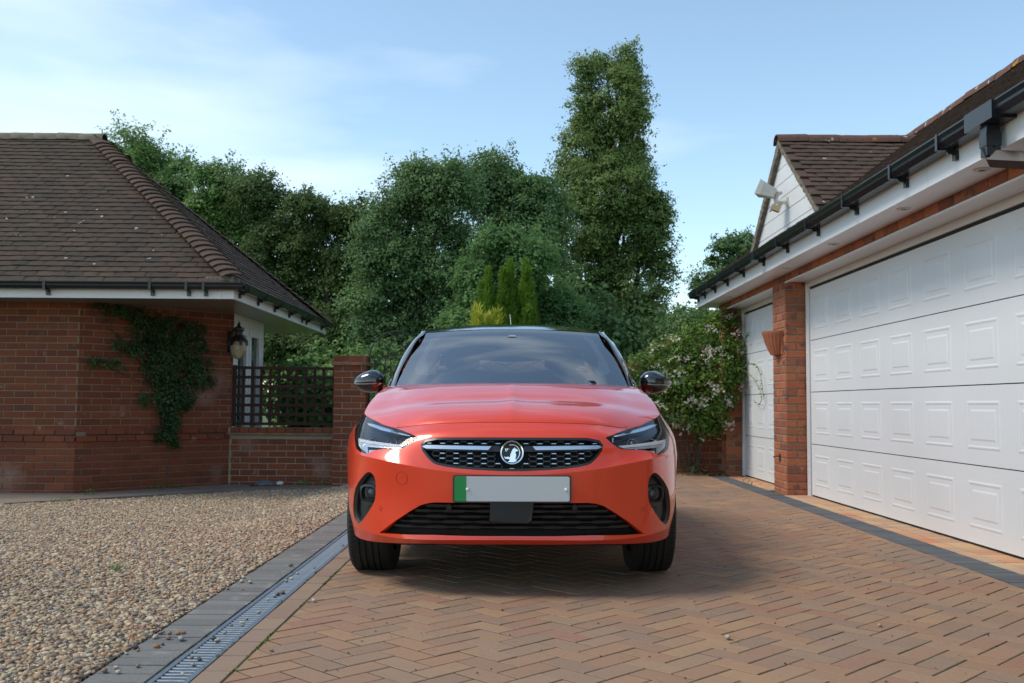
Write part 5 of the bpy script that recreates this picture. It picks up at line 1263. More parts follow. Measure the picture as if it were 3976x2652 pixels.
# ---- windscreen, roof, pillars, side glass
def grid(name, P, mt, parent, smooth=True):
    P = np.asarray(P); nj, ni = P.shape[:2]; f = np.array([(j * ni + i, j * ni + i + 1, (j + 1) * ni + i + 1, (j + 1) * ni + i) for j in range(nj - 1) for i in range(ni - 1)])
    return link(name, mesh(name, P.reshape(-1, 3), f.astype(np.int32), mt, smooth), parent)
def glassmat(name, tint, r=.02):
    m = bpy.data.materials.new(name); m.use_nodes = True; n, l = m.node_tree.nodes, m.node_tree.links; n.remove(n['Principled BSDF'])
    g = n.new('ShaderNodeBsdfGlossy'); g.inputs['Roughness'].default_value = r; g.inputs['Color'].default_value = (1, 1, 1, 1)
    t = n.new('ShaderNodeBsdfTransparent'); t.inputs['Color'].default_value = (*tint, 1); fz = n.new('ShaderNodeFresnel'); fz.inputs['IOR'].default_value = 3.6
    x = n.new('ShaderNodeMixShader'); l.new(fz.outputs[0], x.inputs[0]); l.new(t.outputs[0], x.inputs[1]); l.new(g.outputs[0], x.inputs[2]); l.new(x.outputs[0], n['Material Output'].inputs['Surface']); return m
M['screen'] = glassmat('windscreen_glass', (.90, .96, .94)); M['sideg'] = glassmat('tinted_side_glass', (.07, .085, .085))
def screen(s, t, off=0.0):
    s = np.asarray(s, float); t = np.asarray(t, float)
    xb, xt = .682, .560
    bot = np.stack([s * xb, .985 + .30 * np.abs(s) ** 2.2, .968 + .0 * s], -1); top = np.stack([s * xt, 1.86 + .11 * s ** 2, 1.356 - .016 * s ** 2], -1)
    p = bot * (1 - t)[..., None] + top * t[..., None]; bow = 4 * t * (1 - t)
    p[..., 2] += .022 * bow; p[..., 1] -= .012 * bow + off * .8; p[..., 2] -= 0; p[..., 1] += 0
    if off: p[..., 2] += off * .6
    return p
sg_, tg_ = np.meshgrid(np.linspace(-1, 1, 41), np.linspace(0, 1, 21)); ws = grid('windscreen', screen(sg_, tg_), M['screen'], car)
def sband(name, pts_o, pts_i, mt, off):
    n = len(pts_o); V = np.vstack([screen(*np.array(pts_o).T, off), screen(*np.array(pts_i).T, off)]); return link(name, mesh(name, V, np.array([(i, (i + 1) % n, n + (i + 1) % n, n + i) for i in range(n)]).astype(np.int32), mt, True), ws)
def rloop(s0, s1_, t0, t1_, r, n=10, m_=14):
    P_ = []
    for cs, ct, a0 in ((s1_ - r, t1_ - r * 1.3, 0), (s0 + r, t1_ - r * 1.3, 90), (s0 + r, t0 + r * 1.3, 180), (s1_ - r, t0 + r * 1.3, 270)):
        for k in range(n + 1): w = R(a0 + 90 * k / n); P_.append((cs + r * math.cos(w), ct + r * 1.3 * math.sin(w)))
        nx = {0: (s0 + r, t1_), 90: (s0, t0 + r * 1.3), 180: (s1_ - r, t0), 270: (s1_, t1_ - r * 1.3)}[a0]; l0 = P_[-1]
        for k in range(1, m_): P_.append((l0[0] + (nx[0] - l0[0]) * k / m_, l0[1] + (nx[1] - l0[1]) * k / m_))
    return P_
M['frit'] = mat('ceramic_glass_border', (.035, .033, .040), .35)
sband('black_border', rloop(-1, 1, 0, 1, .004), rloop(-.905, .905, .175, .90, .10), M['frit'], -.004)
# rounded windows' corner bodies already black; camera housing at the top
V = screen(np.array([-.17, .17, .085, -.085]), np.array([.93, .93, .66, .66]), -.005); link('camera_housing', mesh('camera_housing', V, [(0, 3, 2, 1)], M['frit']), ws)
p = screen(np.array([0.]), np.array([.82]), -.003)[0]; MB().prism([(-.030, -.012), (.030, -.012), (.015, .014), (-.015, .014)], 0, .002).build('camera_window', mat('camera_glass', (.25, .30, .30), .1), ws).matrix_basis = Matrix.Translation(p) @ Matrix.Rotation(R(28), 4, 'X') @ Matrix.Translation((0, 0, .004)) if False else Matrix.Translation(p + np.array([0, -.006, .004])) @ Matrix.Rotation(R(25), 4, 'X')
# roof skin
ry = np.array([1.86, 2.0, 2.2, 2.5, 2.9, 3.3, 3.62]); rz = np.array([1.357, 1.388, 1.418, 1.437, 1.432, 1.400, 1.350]); rx = np.array([.562, .585, .603, .612, .610, .596, .575]); re = np.array([1.341, 1.362, 1.384, 1.394, 1.383, 1.345, 1.288])
tt = np.linspace(0, 1, 40); yy = 1.86 + (3.62 - 1.86) * tt
from_ = lambda a: np.interp(yy, ry, a)
def smo(a):
    a = np.array(a)
    for _ in range(6): a[1:-1] = (a[:-2] + 2 * a[1:-1] + a[2:]) / 4
    return a
cz_, ex_, ez_ = smo(from_(rz)), smo(from_(rx)), smo(from_(re)); ss = np.linspace(-1, 1, 41); RP = np.empty((40, 41, 3))
for j in range(40):
    RP[j, :, 0] = ss * ex_[j]; RP[j, :, 1] = yy[j] + .11 * ss ** 2 * (1 - tt[j]); RP[j, :, 2] = ez_[j] + (cz_[j] - ez_[j]) * (1 - np.abs(ss) ** 2.4)
roofp = grid('roof_panel', RP, M['gloss'], car)
MB().add([tuple(v) for v in np.vstack([RP[0], RP[0] + [0, .006, -.012]])], [(i, 41 + i, 42 + i, i + 1) for i in range(40)]).build('roof_front_edge', M['satin'], roofp)
# roof rail and A pillar as one swept section
for s_ in (1, -1):
    outer = bez([(.733, 1.42, .985), (.722, 1.54, 1.06), (.697, 1.70, 1.165), (.655, 1.86, 1.262), (.610, 1.99, 1.333), (.614, 2.10, 1.352), (.618, 2.25, 1.368), (.632, 2.6, 1.374), (.628, 3.0, 1.358), (.612, 3.4, 1.308), (.59, 3.66, 1.262)], np.linspace(0, 1, 60))
    inner_ = bez([(.684, 1.30, .975), (.668, 1.44, 1.075), (.635, 1.62, 1.185), (.598, 1.80, 1.29), (.566, 1.965, 1.340), (.580, 2.07, 1.363), (.592, 2.25, 1.386), (.606, 2.6, 1.395), (.602, 3.0, 1.378), (.590, 3.4, 1.330), (.575, 3.62, 1.288)], np.linspace(0, 1, 60))
    PR_ = np.stack([inner_, inner_ * .55 + outer * .45 + [.007, 0, .003], outer * .8 + inner_ * .2 + [.009, 0, .001], outer, outer - [.02, 0, .012]], 1) * [s_, 1, 1]
    grid('side_rail', PR_, M['gloss'], car)
    st = np.stack([inner_ * .97 + outer * .03 + [.0, -.002, .003], inner_ * .80 + outer * .20 + [.003, -.002, .007]], 1)[:30] * [s_, 1, 1]; grid('screen_trim', st, mat('grey_rubber_trim', (.07, .07, .075), .35), car)
    # side glass and pillars
    up_ = outer[::1]; lowc = np.stack([np.interp(up_[:, 1], SY, SXT), up_[:, 1], np.interp(up_[:, 1], SY, SZ[6])], 1)
    gl_ = np.stack([lowc * (1 - q) + up_ * q + [.012 * math.sin(math.pi * q), 0, 0] for q in np.linspace(0, 1, 8)], 1) * [s_, 1, 1]
    grid('side_window', gl_[2:, :] - np.array([.006 * s_, 0, 0]), M['sideg'], car)
    for y0, y1 in ((2.34, 2.50), (3.40, 3.66), (1.40, 1.72)):
        k = (up_[:, 1] > y0) & (up_[:, 1] < y1)
        if k.sum() > 1: grid('window_pillar', gl_[k], M['gloss'], car)
# tail: rear glass and hatch above the waist
rgt = RP[-1]; xb_ = np.linspace(-.66, .66, 41); rgb_ = np.stack([xb_, 3.98 - .10 * (xb_ / .66) ** 2, np.full(41, 1.055)], 1); grid('rear_window', np.stack([rgt * (1 - q) + rgb_ * q + [0, .03 * math.sin(math.pi * q), 0] for q in np.linspace(0, 1, 8)]), M['sideg'], car)
m = MB(); m.b2((-.42, 3.60, 1.335), (.42, 3.78, 1.352)); m.build('spoiler', M['gloss'], car)
MB().tube([(.0, 3.30, 1.40), (-.018, 3.46, 1.60)], [.004, .0018], 6).build('aerial', mat('aerial_silver', (.45, .45, .45), .4), car)
# ---- cabin
M['cloth'] = mat('dark_seat_cloth', (.06, .062, .066), .9, bump=(150, .4)); M['dash'] = mat('dashboard_plastic', (.055, .058, .060), .7, bump=(200, .2)); M['headl'] = mat('pale_headlining', (.80, .82, .79), .9)
m = MB()
m.add([(-.66, 1.38, .955), (.66, 1.38, .955), (.66, 1.72, .962), (-.66, 1.72, .962), (-.66, 1.80, .90), (.66, 1.80, .90), (-.66, 1.82, .55), (.66, 1.82, .55), (-.3, 1.12, .955), (.3, 1.12, .955)], [(0, 1, 2, 3), (3, 2, 5, 4), (4, 5, 7, 6), (8, 9, 1, 0)]); m.build('dashboard', M['dash'], car)
mm = MB(); mm.add([(-.50, 1.66, .962), (-.22, 1.66, .962), (-.26, 1.74, 1.01), (-.46, 1.74, 1.01), (-.50, 1.78, .95), (-.22, 1.78, .95)], [(0, 1, 2, 3), (3, 2, 5, 4), (0, 3, 4), (1, 5, 2)]); mm.build('instrument_cowl', M['dash'], car)
sw = MB(); QW = Matrix.Translation((-.36, 1.93, .93)) @ Matrix.Rotation(R(65), 4, 'X')
sw.tube([QW @ Vector((.185 * math.cos(w), .185 * math.sin(w), 0)) for w in np.linspace(0, 2 * math.pi, 33)], .015, 8, False); sw.lathe([(0, .01), (.05, .01), (.06, -.02)], 16, QW)
for w in (0, math.pi, -math.pi / 2): sw.tube([QW @ Vector((0, 0, 0)), QW @ Vector((.18 * math.cos(w), .18 * math.sin(w), 0))], .014, 6)
sw.build('steering_wheel', M['dash'], car, True)
for sx in (-.36, .36):
    st = link('front_seat', MB().box((sx, 2.30, .55), (.48, .50, .16)).me('front_seat', M['cloth']), car)
    b_ = MB(); P0 = [(0, .56, .24), (.08, .80, .25), (.13, 1.00, .22), (.16, 1.10, .16)]
    V = []
    for (dy, z, hw_) in P0:
        for k in range(12): w = 2 * math.pi * k / 12; V.append((sx + hw_ * math.copysign(abs(math.cos(w)) ** .6, math.cos(w)), 2.48 + dy + .06 * math.copysign(abs(math.sin(w)) ** .7, math.sin(w)), z))
    b_.add(V, [(i * 12 + k, i * 12 + (k + 1) % 12, i * 12 + 12 + (k + 1) % 12, i * 12 + 12 + k) for i in range(3) for k in range(12)] + [tuple(range(36, 48))]); b_.build('seat_back', M['cloth'], st, True)
    h_ = MB(); V = []
    for (z, hw_, t_) in ((1.12, .09, .03), (1.15, .125, .05), (1.24, .125, .05), (1.285, .10, .03)):
        for k in range(12): w = 2 * math.pi * k / 12; V.append((sx + hw_ * math.copysign(abs(math.cos(w)) ** .6, math.cos(w)), 2.67 + t_ * math.sin(w), z))
    h_.add(V, [(i * 12 + k, i * 12 + (k + 1) % 12, i * 12 + 12 + (k + 1) % 12, i * 12 + 12 + k) for i in range(3) for k in range(12)] + [tuple(range(36, 48))]); h_.build('head_restraint', M['cloth'], st, True)
m = MB(); m.box((0, 3.2, .80), (1.2, .14, .55)); m.build('rear_seat', M['cloth'], car)
grid('headlining', RP[2:] * [.95, 1, 1] - [0, 0, .03], M['headl'], car)
for s_ in (1, -1):
    t_ = np.linspace(.10, .95, 26); sa = np.full(26, .900); sb_ = np.interp(t_, [.10, .17, .24, .33, .45, .7, .88, .95], [.885, .80, .745, .80, .835, .835, .80, .70])
    grid('pillar_trim', np.stack([screen(sa * s_, t_, -.010), screen((sa * .5 + sb_ * .5) * s_, t_, -.006), screen(sb_ * s_, t_, -.016)], 1), M['headl'], car)
MB().box((0, 2.02, 1.262), (.22, .03, .06)).build('interior_mirror', M['dash'], car)
m = MB(); m.b2((-.80, 1.8, .24), (.80, 3.9, .30)); m.build('cabin_floor', M['dark'], car)
# ---- door mirrors
for s_ in (1, -1):
    st = np.linspace(0, 1, 17); V = []
    xo = np.interp(st, [0, 1], [.793, .990]); zt = np.interp(st, [0, .06, .2, .4, .7, .9, 1], [1.045, 1.066, 1.083, 1.088, 1.066, 1.038, 1.020]); zl = np.interp(st, [0, .1, .3, .55, .8, .93, 1], [.985, .958, .942, .945, .962, .985, 1.008])
    df = np.interp(st, [0, .1, .35, .7, .92, 1], [.05, .085, .10, .085, .05, .008]); nr = 28
    if True:
        def blend(arr):
            arr = np.array(arr)
            for _ in range(2): arr[1:-1] = (arr[:-2] + 2 * arr[1:-1] + arr[2:]) / 4
            return arr
        zt, zl, df = blend(zt), blend(zl), blend(df)
    for i in range(17):
        zc, h = (zt[i] + zl[i]) / 2, (zt[i] - zl[i]) / 2
        for k in range(nr):
            w = 2 * math.pi * k / nr; c_, s2 = math.cos(w), math.sin(w); e = .8
            yv = -df[i] * abs(c_) ** e if c_ > 0 else .035 * abs(c_) ** .4
            V.append((s_ * xo[i], 1.66 + yv, zc + h * math.copysign(abs(s2) ** e, s2)))
    F_ = [(i * nr + k, i * nr + (k + 1) % nr, (i + 1) * nr + (k + 1) % nr, (i + 1) * nr + k) for i in range(16) for k in range(nr)] + [tuple(range(nr)), tuple(range(16 * nr + nr - 1, 16 * nr - 1, -1))]
    mi = link('door_mirror', mesh('door_mirror', V, F_, M['gloss'], True, 50), car)
    # indicator strip and its groove
    V = []
    for i in range(3, 16):
        zc = zl[i] * .60 + zt[i] * .40 - .002; V += [(s_ * xo[i], 1.66 - df[i] * 1.005 - .0015, zc + .0035), (s_ * xo[i], 1.66 - df[i] * 1.0 - .0015, zc - .0035)]
    link('indicator_strip', mesh('indicator_strip', V, [(2 * i, 2 * i + 1, 2 * i + 3, 2 * i + 2) for i in range(12)], mat('smoked_indicator', (.20, .20, .21), .15), True), mi)
    m = MB(); m.tube([(s_ * .83, 1.68, .955), (s_ * .80, 1.70, .942), (s_ * .765, 1.74, .945), (s_ * .735, 1.78, .955)], [.030, .026, .024, .028], 10); m.build('mirror_foot', M['satin'], mi, True)
    MB().add([(s_ * .81, 1.697, 1.06), (s_ * .96, 1.697, 1.045), (s_ * .965, 1.697, .985), (s_ * .82, 1.697, .965)], [(0, 1, 2, 3)]).build('mirror_glass', M['chrome'], mi)
# ---- wheels
def wheel(x, y):
    s_ = 1 if x > 0 else -1; rt = .318
    t = link('wheel', MB().lathe([(.0, 0), (.055, 0), (.06, .01)], 20).me('wheel', M['satin']), car, M=Matrix.Translation((x, y, rt - .004)) @ Matrix.Rotation(R(90) * s_, 4, 'Y'))
    w2 = .108
    prof = [(.215, -w2 * .92), (.262, -w2 * 1.05), (.295, -w2 * 1.02), (.308, -w2 * .92), (.3135, -w2 * .80)]
    def groove(c, w): return [(.3175, c - w), (.3100, c - w + .0015), (.3100, c + w - .0015), (.3175, c + w)]
    for c in (-.048, -.017, .017, .048): prof += groove(c, .0048)
    prof += [(.3135, w2 * .80), (.308, w2 * .92), (.295, w2 * 1.02), (.262, w2 * 1.05), (.215, w2 * .92)]
    ty = MB().lathe(prof, 96).build('tyre', M['tyre'], t, True, 40)
    tb = MB()
    for k in range(72):
        w = 2 * math.pi * k / 72; A_ = Matrix.Rotation(w, 4, 'Z')
        for (c, l) in ((-.075, .04), (.075, .04)): tb.box(A_ @ Vector((.3135, 0, c)), (.004, .0032, l), A_)
    tb.build('tread_sipe', M['dark'], t, kind='stuff')
    rm_ = MB().lathe([(.215, -.09), (.205, -.085), (.19, .0), (.195, .075), (.213, .092), (.221, .096), (.219, .10), (.205, .095), (.20, .085)], 48).build('rim', M['bright'], t, True)
    for k in range(5):
        w = 2 * math.pi * k / 5; A_ = Matrix.Rotation(w, 4, 'Z'); sp_ = MB(); sp_.add([A_ @ Vector(v) for v in ((.04, -.03, .07), (.04, .03, .07), (.205, .045, .09), (.205, -.045, .09), (.04, -.03, .04), (.04, .03, .04), (.205, .045, .06), (.205, -.045, .06))], [(0, 1, 2, 3), (0, 4, 5, 1), (1, 5, 6, 2), (3, 2, 6, 7), (0, 3, 7, 4)]); sp_.build('spoke', M['bright'], t)
    MB().lathe([(.0, .08), (.035, .078), (.04, .06)], 20).build('hub_cap', M['satin'], t, True); MB().lathe([(0, -.02), (.15, -.02), (.15, .0), (0, .0)], 32).build('brake_disc', M['steel'], t)
for x in (-.720, .720):
    for y in (.83, 3.37): wheel(x, y)
# ================================================================ trees and plants
def leaf_mesh(name, P, N, size, mt, rng, asp=.62, fold=.18):
    """one small folded leaf blade (two triangles a side) at each point"""
    n = len(P); N = N / np.linalg.norm(N, axis=1)[:, None]; A_ = rng.normal(size=(n, 3)); A_ -= (A_ * N).sum(1)[:, None] * N; A_ /= np.linalg.norm(A_, axis=1)[:, None]; B_ = np.cross(N, A_)
    s = (size * rng.uniform(.65, 1.25, n))[:, None]
    V = np.stack([P - A_ * s * .5, P + B_ * s * .5 * asp + N * s * fold, P + A_ * s * .5, P - B_ * s * .5 * asp + N * s * fold], 1).reshape(-1, 3)
    return mesh(name, V, np.arange(4 * n, dtype=np.int32).reshape(n, 4), mt)
def crown_pts(blobs, nclump, per, rc, rng, deep=.25, up=.5, dome=.68, zmin=.2, tw=6):
    """leaves in clumps spread over the outside (and some of the inside) of a union of ellipsoids"""
    B_ = np.array(blobs, float); w = (B_[:, 3] * B_[:, 5]) ** .8; w /= w.sum(); k = rng.choice(len(B_), nclump * 3, p=w); d = rng.normal(size=(len(k), 3)); d /= np.linalg.norm(d, axis=1)[:, None]
    r = 1.02 - (deep + .10) * rng.random(len(k)) ** 1.1; C = B_[k, :3] + d * B_[k, 3:] * r[:, None]
    # drop most clumps that lie deep inside another blob
    q = (((C[:, None, :] - B_[None, :, :3]) / B_[None, :, 3:]) ** 2).sum(2).min(1); keep = (q > .45) | (rng.random(len(k)) < .15); keep &= (C[:, 2] > zmin) & ((d[:, 1] < .45) | (rng.random(len(k)) < .35)); C, d = C[keep][:nclump], d[keep][:nclump]
    n = len(C); size = rc * rng.uniform(.5, 1.45, n)
    # every clump: a domed pad of leaves, with leafy twigs reaching out of it
    pd = int(per * dome); o = rng.normal(size=(n, pd, 3)); o /= np.linalg.norm(o, axis=2)[:, :, None]; o[:, :, 2] = np.where(rng.random((n, pd)) < .75, np.abs(o[:, :, 2]), o[:, :, 2]); o *= rng.uniform(.72, 1.05, (n, pd, 1))
    sq = np.stack([np.ones(n), np.ones(n), rng.uniform(.5, .85, n)], 1)[:, None, :]; P1 = C[:, None, :] + o * size[:, None, None] * sq + rng.normal(size=(n, pd, 3)) * (size * .07)[:, None, None]
    n1 = o * 1.1 + np.array([0, 0, up]) + rng.normal(size=(n, pd, 3)) * .42 + d[:, None, :] * .25
    pl_ = max(1, (per - pd) // tw)
    D = d[:, None, :] * .6 + rng.normal(size=(n, tw, 3)) * .55 + np.array([0, 0, 1.1 * up]); D /= np.linalg.norm(D, axis=2)[:, :, None]
    t = rng.uniform(.2, 1.0, (n, tw, pl_)) ** .8; L = size[:, None, None] * rng.uniform(.9, 1.7, (n, tw, 1))
    P2 = C[:, None, None, :] + D[:, :, None, :] * (t * L)[..., None] + rng.normal(size=(n, tw, pl_, 3)) * (size * .10)[:, None, None, None]; P2[..., 2] -= (t * t * L) * .15
    n2 = rng.normal(size=(n, tw, pl_, 3)) * .7 + np.array([0, 0, up]) + d[:, None, None, :] * .5
    P = np.concatenate([P1.reshape(-1, 3), P2.reshape(-1, 3)]); nn = np.concatenate([n1.reshape(-1, 3), n2.reshape(-1, 3)])
    return P.reshape(-1, 3), nn.reshape(-1, 3)
LM = {
 'ash': leafmat('ash_leaves', (0.080, 0.157, 0.050), (0.130, 0.232, 0.069), (0.200, 0.325, 0.094), .30, .42, .35),
 'dark': leafmat('dark_maple_leaves', (0.065, 0.124, 0.047), (0.112, 0.199, 0.072), (0.184, 0.283, 0.099), .25, .40, .4),
 'olive': leafmat('olive_green_leaves', (.050, .090, .028), (.088, .142, .042), (.135, .195, .062), .30, .45, .4),
 'bright': leafmat('fresh_green_leaves', (0.078, 0.161, 0.053), (0.118, 0.228, 0.073), (0.181, 0.309, 0.100), .35, .42, .5),
 'pop': leafmat('poplar_leaves', (0.089, 0.147, 0.041), (0.145, 0.222, 0.062), (0.230, 0.298, 0.101), .25, .36, .45),
 'con': leafmat('conifer_green', (.065, .135, .014), (.115, .22, .022), (.19, .31, .035), .25, .6, 3),
 'gold': leafmat('golden_conifer', (.22, .28, .03), (.38, .42, .05), (.55, .55, .09), .30, .6, 3),
 'ivy': leafmat('ivy_leaves', (0.018, 0.047, 0.016), (0.036, 0.085, 0.026), (0.078, 0.143, 0.042), .15, .32, 2.5),
 'jas': leafmat('jasmine_leaves', (.050, .105, .020), (.10, .185, .032), (.21, .30, .055), .30, .32, 3),
 'gard': leafmat('garden_leaves', (0.055, 0.132, 0.033), (0.099, 0.209, 0.055), (0.176, 0.308, 0.099), .35, .4, 2)}
def limb(mb, p, q, r0, r1, rng, n=6, w=.12):
    p, q = np.array(p, float), np.array(q, float); L = np.linalg.norm(q - p); pts = [tuple(p + (q - p) * i / n + rng.normal(size=3) * w * L / n * (0 < i < n)) for i in range(n + 1)]
    mb.tube(pts, [r0 + (r1 - r0) * i / n for i in range(n + 1)], 7)
def tree(name, label, blobs, base, hgt, lm, nclump, per, rc, leaf, group=None, seed=0, deep=.25, thick=.22, cat='tree', limbs=9, up=.5):
    rng = np.random.default_rng(seed); t = thing(name, label, cat, (0, 0, 0), group=group)
    tb = MB(); bx, by = base; limb(tb, (bx, by, -.2), (bx, by, hgt * .9), thick, thick * .25, rng, 8, .10); tb.build('trunk', M['bark'], t, True)
    lb = MB()
    for i in range(limbs):
        b = blobs[rng.integers(len(blobs))]; z0 = max(.6, min(hgt * .7, b[2] - b[5] - 1.0)); limb(lb, (bx, by, z0 * rng.uniform(.4, .9)), (b[0] + rng.normal() * b[3] * .3, b[1], b[2] + b[5] * .3), thick * .4, thick * .06, rng)
        if i % 2: limb(lb, (b[0], b[1], b[2] - b[5] * .4), (b[0] + rng.normal() * b[3] * .6, b[1], b[2] + b[5] * rng.uniform(.2, .9)), thick * .14, thick * .04, rng)
    lb.build('limbs', M['bark'], t, True)
    P, N = crown_pts(blobs, nclump, per, rc, rng, deep, up); link('crown', leaf_mesh('crown', P, N, leaf, LM[lm], rng), t); return t
TREES = {
'tall_ash' :( 30 , [(-11.86, 8.64, 0.45, 0.73), (-11.89, 9.12, 0.24, 0.34), (-11.25, 8.17, 0.66, 0.81), (-10.3, 7.5, 0.72, 0.79), (-11.62, 7.23, 1.05, 1.18), (-9.75, 6.56, 0.92, 0.98), (-10.8, 6.02, 1.31, 1.18), (-10.24, 4.69, 1.44, 1.18)] ),
'ash2' :( 28 , [(-8.25, 7.12, 0.61, 0.64), (-8.64, 6.87, 0.34, 0.67), (-7.81, 6.8, 0.37, 0.61), (-8.35, 5.93, 0.92, 0.98), (-7.59, 4.93, 1.1, 1.16), (-8.57, 4.44, 1.1, 1.1), (-7.08, 3.82, 1.1, 0.86), (-7.56, 2.71, 1.35, 0.98)] ),
'ash3' :( 27 , [(-6.9, 6.59, 0.38, 0.59), (-6.51, 5.99, 0.59, 0.73), (-6.37, 4.79, 0.89, 1.06), (-5.76, 3.71, 0.71, 0.94), (-5.98, 2.64, 0.94, 0.94)] ),
'small4' :( 26 , [(-5.35, 5.92, 0.3, 0.48), (-5.6, 6.03, 0.14, 0.39), (-5.1, 6.03, 0.14, 0.34), (-5.45, 5.1, 0.52, 0.57), (-4.31, 5.8, 0.39, 0.39), (-4.66, 5.68, 0.23, 0.34), (-3.97, 5.8, 0.18, 0.32), (-4.19, 4.76, 0.85, 0.91), (-4.52, 3.49, 1.08, 1.02), (-4.73, 2.35, 1.14, 0.91), (-4.95, 1.55, 1.25, 0.68)] ),
'maple' :( 24 , [(-1.87, 6.33, 0.63, 0.65), (-2.34, 6.23, 0.47, 0.55), (-1.39, 6.06, 0.42, 0.52), (-2.66, 5.42, 0.73, 0.73), (-2.86, 4.35, 0.89, 1.05), (-1.86, 4.46, 1.0, 1.15), (-3.01, 2.87, 1.15, 1.15), (-1.85, 2.44, 1.26, 1.05), (-3.29, 5.1, 0.37, 0.63), (-3.31, 1.6, 1.26, 0.73)] ),
'ash6' :( 26 , [(-0.29, 6.96, 0.43, 0.57), (-0.7, 6.61, 0.51, 0.68), (0.11, 6.5, 0.45, 0.57), (0.57, 6.61, 0.43, 0.57), (0.8, 6.32, 0.28, 0.55), (0.17, 5.34, 1.02, 1.02), (0.91, 5.1, 0.4, 0.8), (-0.52, 3.95, 1.02, 1.02)] ),
'bright7' :( 21 , [(-0.1, 4.2, 0.57, 0.48), (0.37, 3.82, 0.37, 0.55), (-0.61, 3.45, 0.55, 0.51), (0.04, 3.36, 0.6, 0.55), (1.06, 2.99, 0.51, 0.51), (-0.7, 2.43, 0.64, 0.55), (1.05, 2.16, 0.55, 0.55)] ),
'poplar' :( 30 , [(2.94, 11.43, 0.34, 0.5), (3.25, 11.29, 0.39, 0.58), (3.54, 11.43, 0.18, 0.47), (3.6, 10.74, 0.29, 0.66), (2.13, 10.81, 0.29, 0.47), (2.13, 10.06, 0.45, 0.81), (3.06, 10.06, 0.81, 1.05), (3.6, 9.66, 0.45, 0.66), (2.26, 8.71, 0.72, 0.92), (3.12, 8.57, 0.89, 1.12), (1.92, 7.77, 0.52, 0.79), (2.91, 7.23, 1.18, 1.12), (3.65, 7.5, 0.45, 0.79), (2.11, 6.29, 0.79, 1.05), (3.37, 6.02, 1.12, 1.05), (4.04, 6.56, 0.55, 0.92), (4.29, 5.62, 0.31, 0.66), (2.3, 4.69, 0.98, 1.18), (3.62, 4.43, 0.98, 1.31), (2.95, 3.1, 1.57, 1.05), (4.14, 3.63, 0.52, 0.79), (2.95, 1.92, 1.84, 0.92)] ),
'back9' :( 24 , [(4.91, 4.19, 0.27, 0.42), (4.61, 3.82, 0.23, 0.27), (5.44, 4.57, 0.42, 0.44), (5.22, 3.93, 0.52, 0.52), (5.55, 4.94, 0.13, 0.21), (5.18, 4.83, 0.1, 0.25), (4.92, 4.62, 0.08, 0.25)] ),
'back10' :( 26 , [(4.5, 3.09, 0.34, 0.3), (4.21, 2.8, 0.3, 0.34), (4.84, 2.8, 0.57, 0.57), (4.38, 2.35, 0.68, 0.57), (5.3, 2.8, 0.68, 0.8)] ),
}
def blobs_of(k, dk=.8):
    Y, L = TREES[k]; r = random.Random(k); w_, h_ = (1.0, .92) if k == 'poplar' else (.86, .86); return [(x, Y + r.uniform(-.5, .5), z * (1 if k == 'poplar' else .97), rx * w_ * (1.0 if k != 'poplar' else .90 if z > 8.5 else 1.0 if z > 6.5 else 1.1), max(.3, min(rx, rz) * dk if min(rx, rz) > .5 else min(rx, rz)), rz * h_) for x, z, rx, rz in L]
G_ = 'trees behind the houses'
tree('ash_tree', 'tall fresh green tree rising behind the hipped house roof, at far left', blobs_of('tall_ash'), (-10.5, 30.4), 8.5, 'ash', 159, 488, 0.54, 0.096, G_, 1, up=.7)
tree('ash_tree', 'round-topped green tree right of the tallest one beside the house roof', blobs_of('ash2'), (-8.4, 28.4), 6.5, 'ash', 141, 488, 0.51, 0.089, G_, 2)
tree('ash_tree', 'green tree with one upright tuft above the sloping hip of the left roof', blobs_of('ash3'), (-6.4, 27.3), 5.6, 'olive', 104, 488, 0.47, 0.085, G_, 3)
tree('young_maple_tree', 'low olive green tree with sprays poking up in the dip of the tree line', blobs_of('small4'), (-4.6, 26.2), 5.0, 'olive', 205, 458, 0.41, 0.079, G_, 4)
tree('maple_tree', 'broad dark green tree in the middle behind the iron gate', blobs_of('maple'), (-2.6, 24.4), 6.8, 'dark', 296, 504, 0.43, 0.076, G_, 5)
tree('ash_tree', 'dark bluish green tree with feathery top just left of the poplar', blobs_of('ash6'), (0.0, 26.4), 7.0, 'dark', 173, 488, 0.45, 0.085, G_, 6)
tree('young_ash_tree', 'lighter green young tree behind the upright conifers', blobs_of('bright7'), (.1, 21.5), 3.6, 'bright', 141, 442, 0.34, 0.070, G_, 7)
tree('poplar_tree', 'very tall narrow poplar tree towering behind the car roof', blobs_of('poplar', .9), (3.0, 30.3), 11.5, 'pop', 1000, 190, 0.36, 0.085, G_, 8, deep=.45, thick=.26, limbs=26, up=.2)
tree('oak_tree', 'thin-topped dark tree showing above the garage gutter', blobs_of('back9'), (5.3, 24.3), 4.8, 'dark', 51, 363, 0.29, 0.073, G_, 9, thick=.12)
tree('oak_tree', 'small dark tree in the gap between the poplar and the garage', blobs_of('back10'), (4.9, 26.3), 2.8, 'dark', 59, 396, 0.34, 0.073, G_, 10, thick=.10)
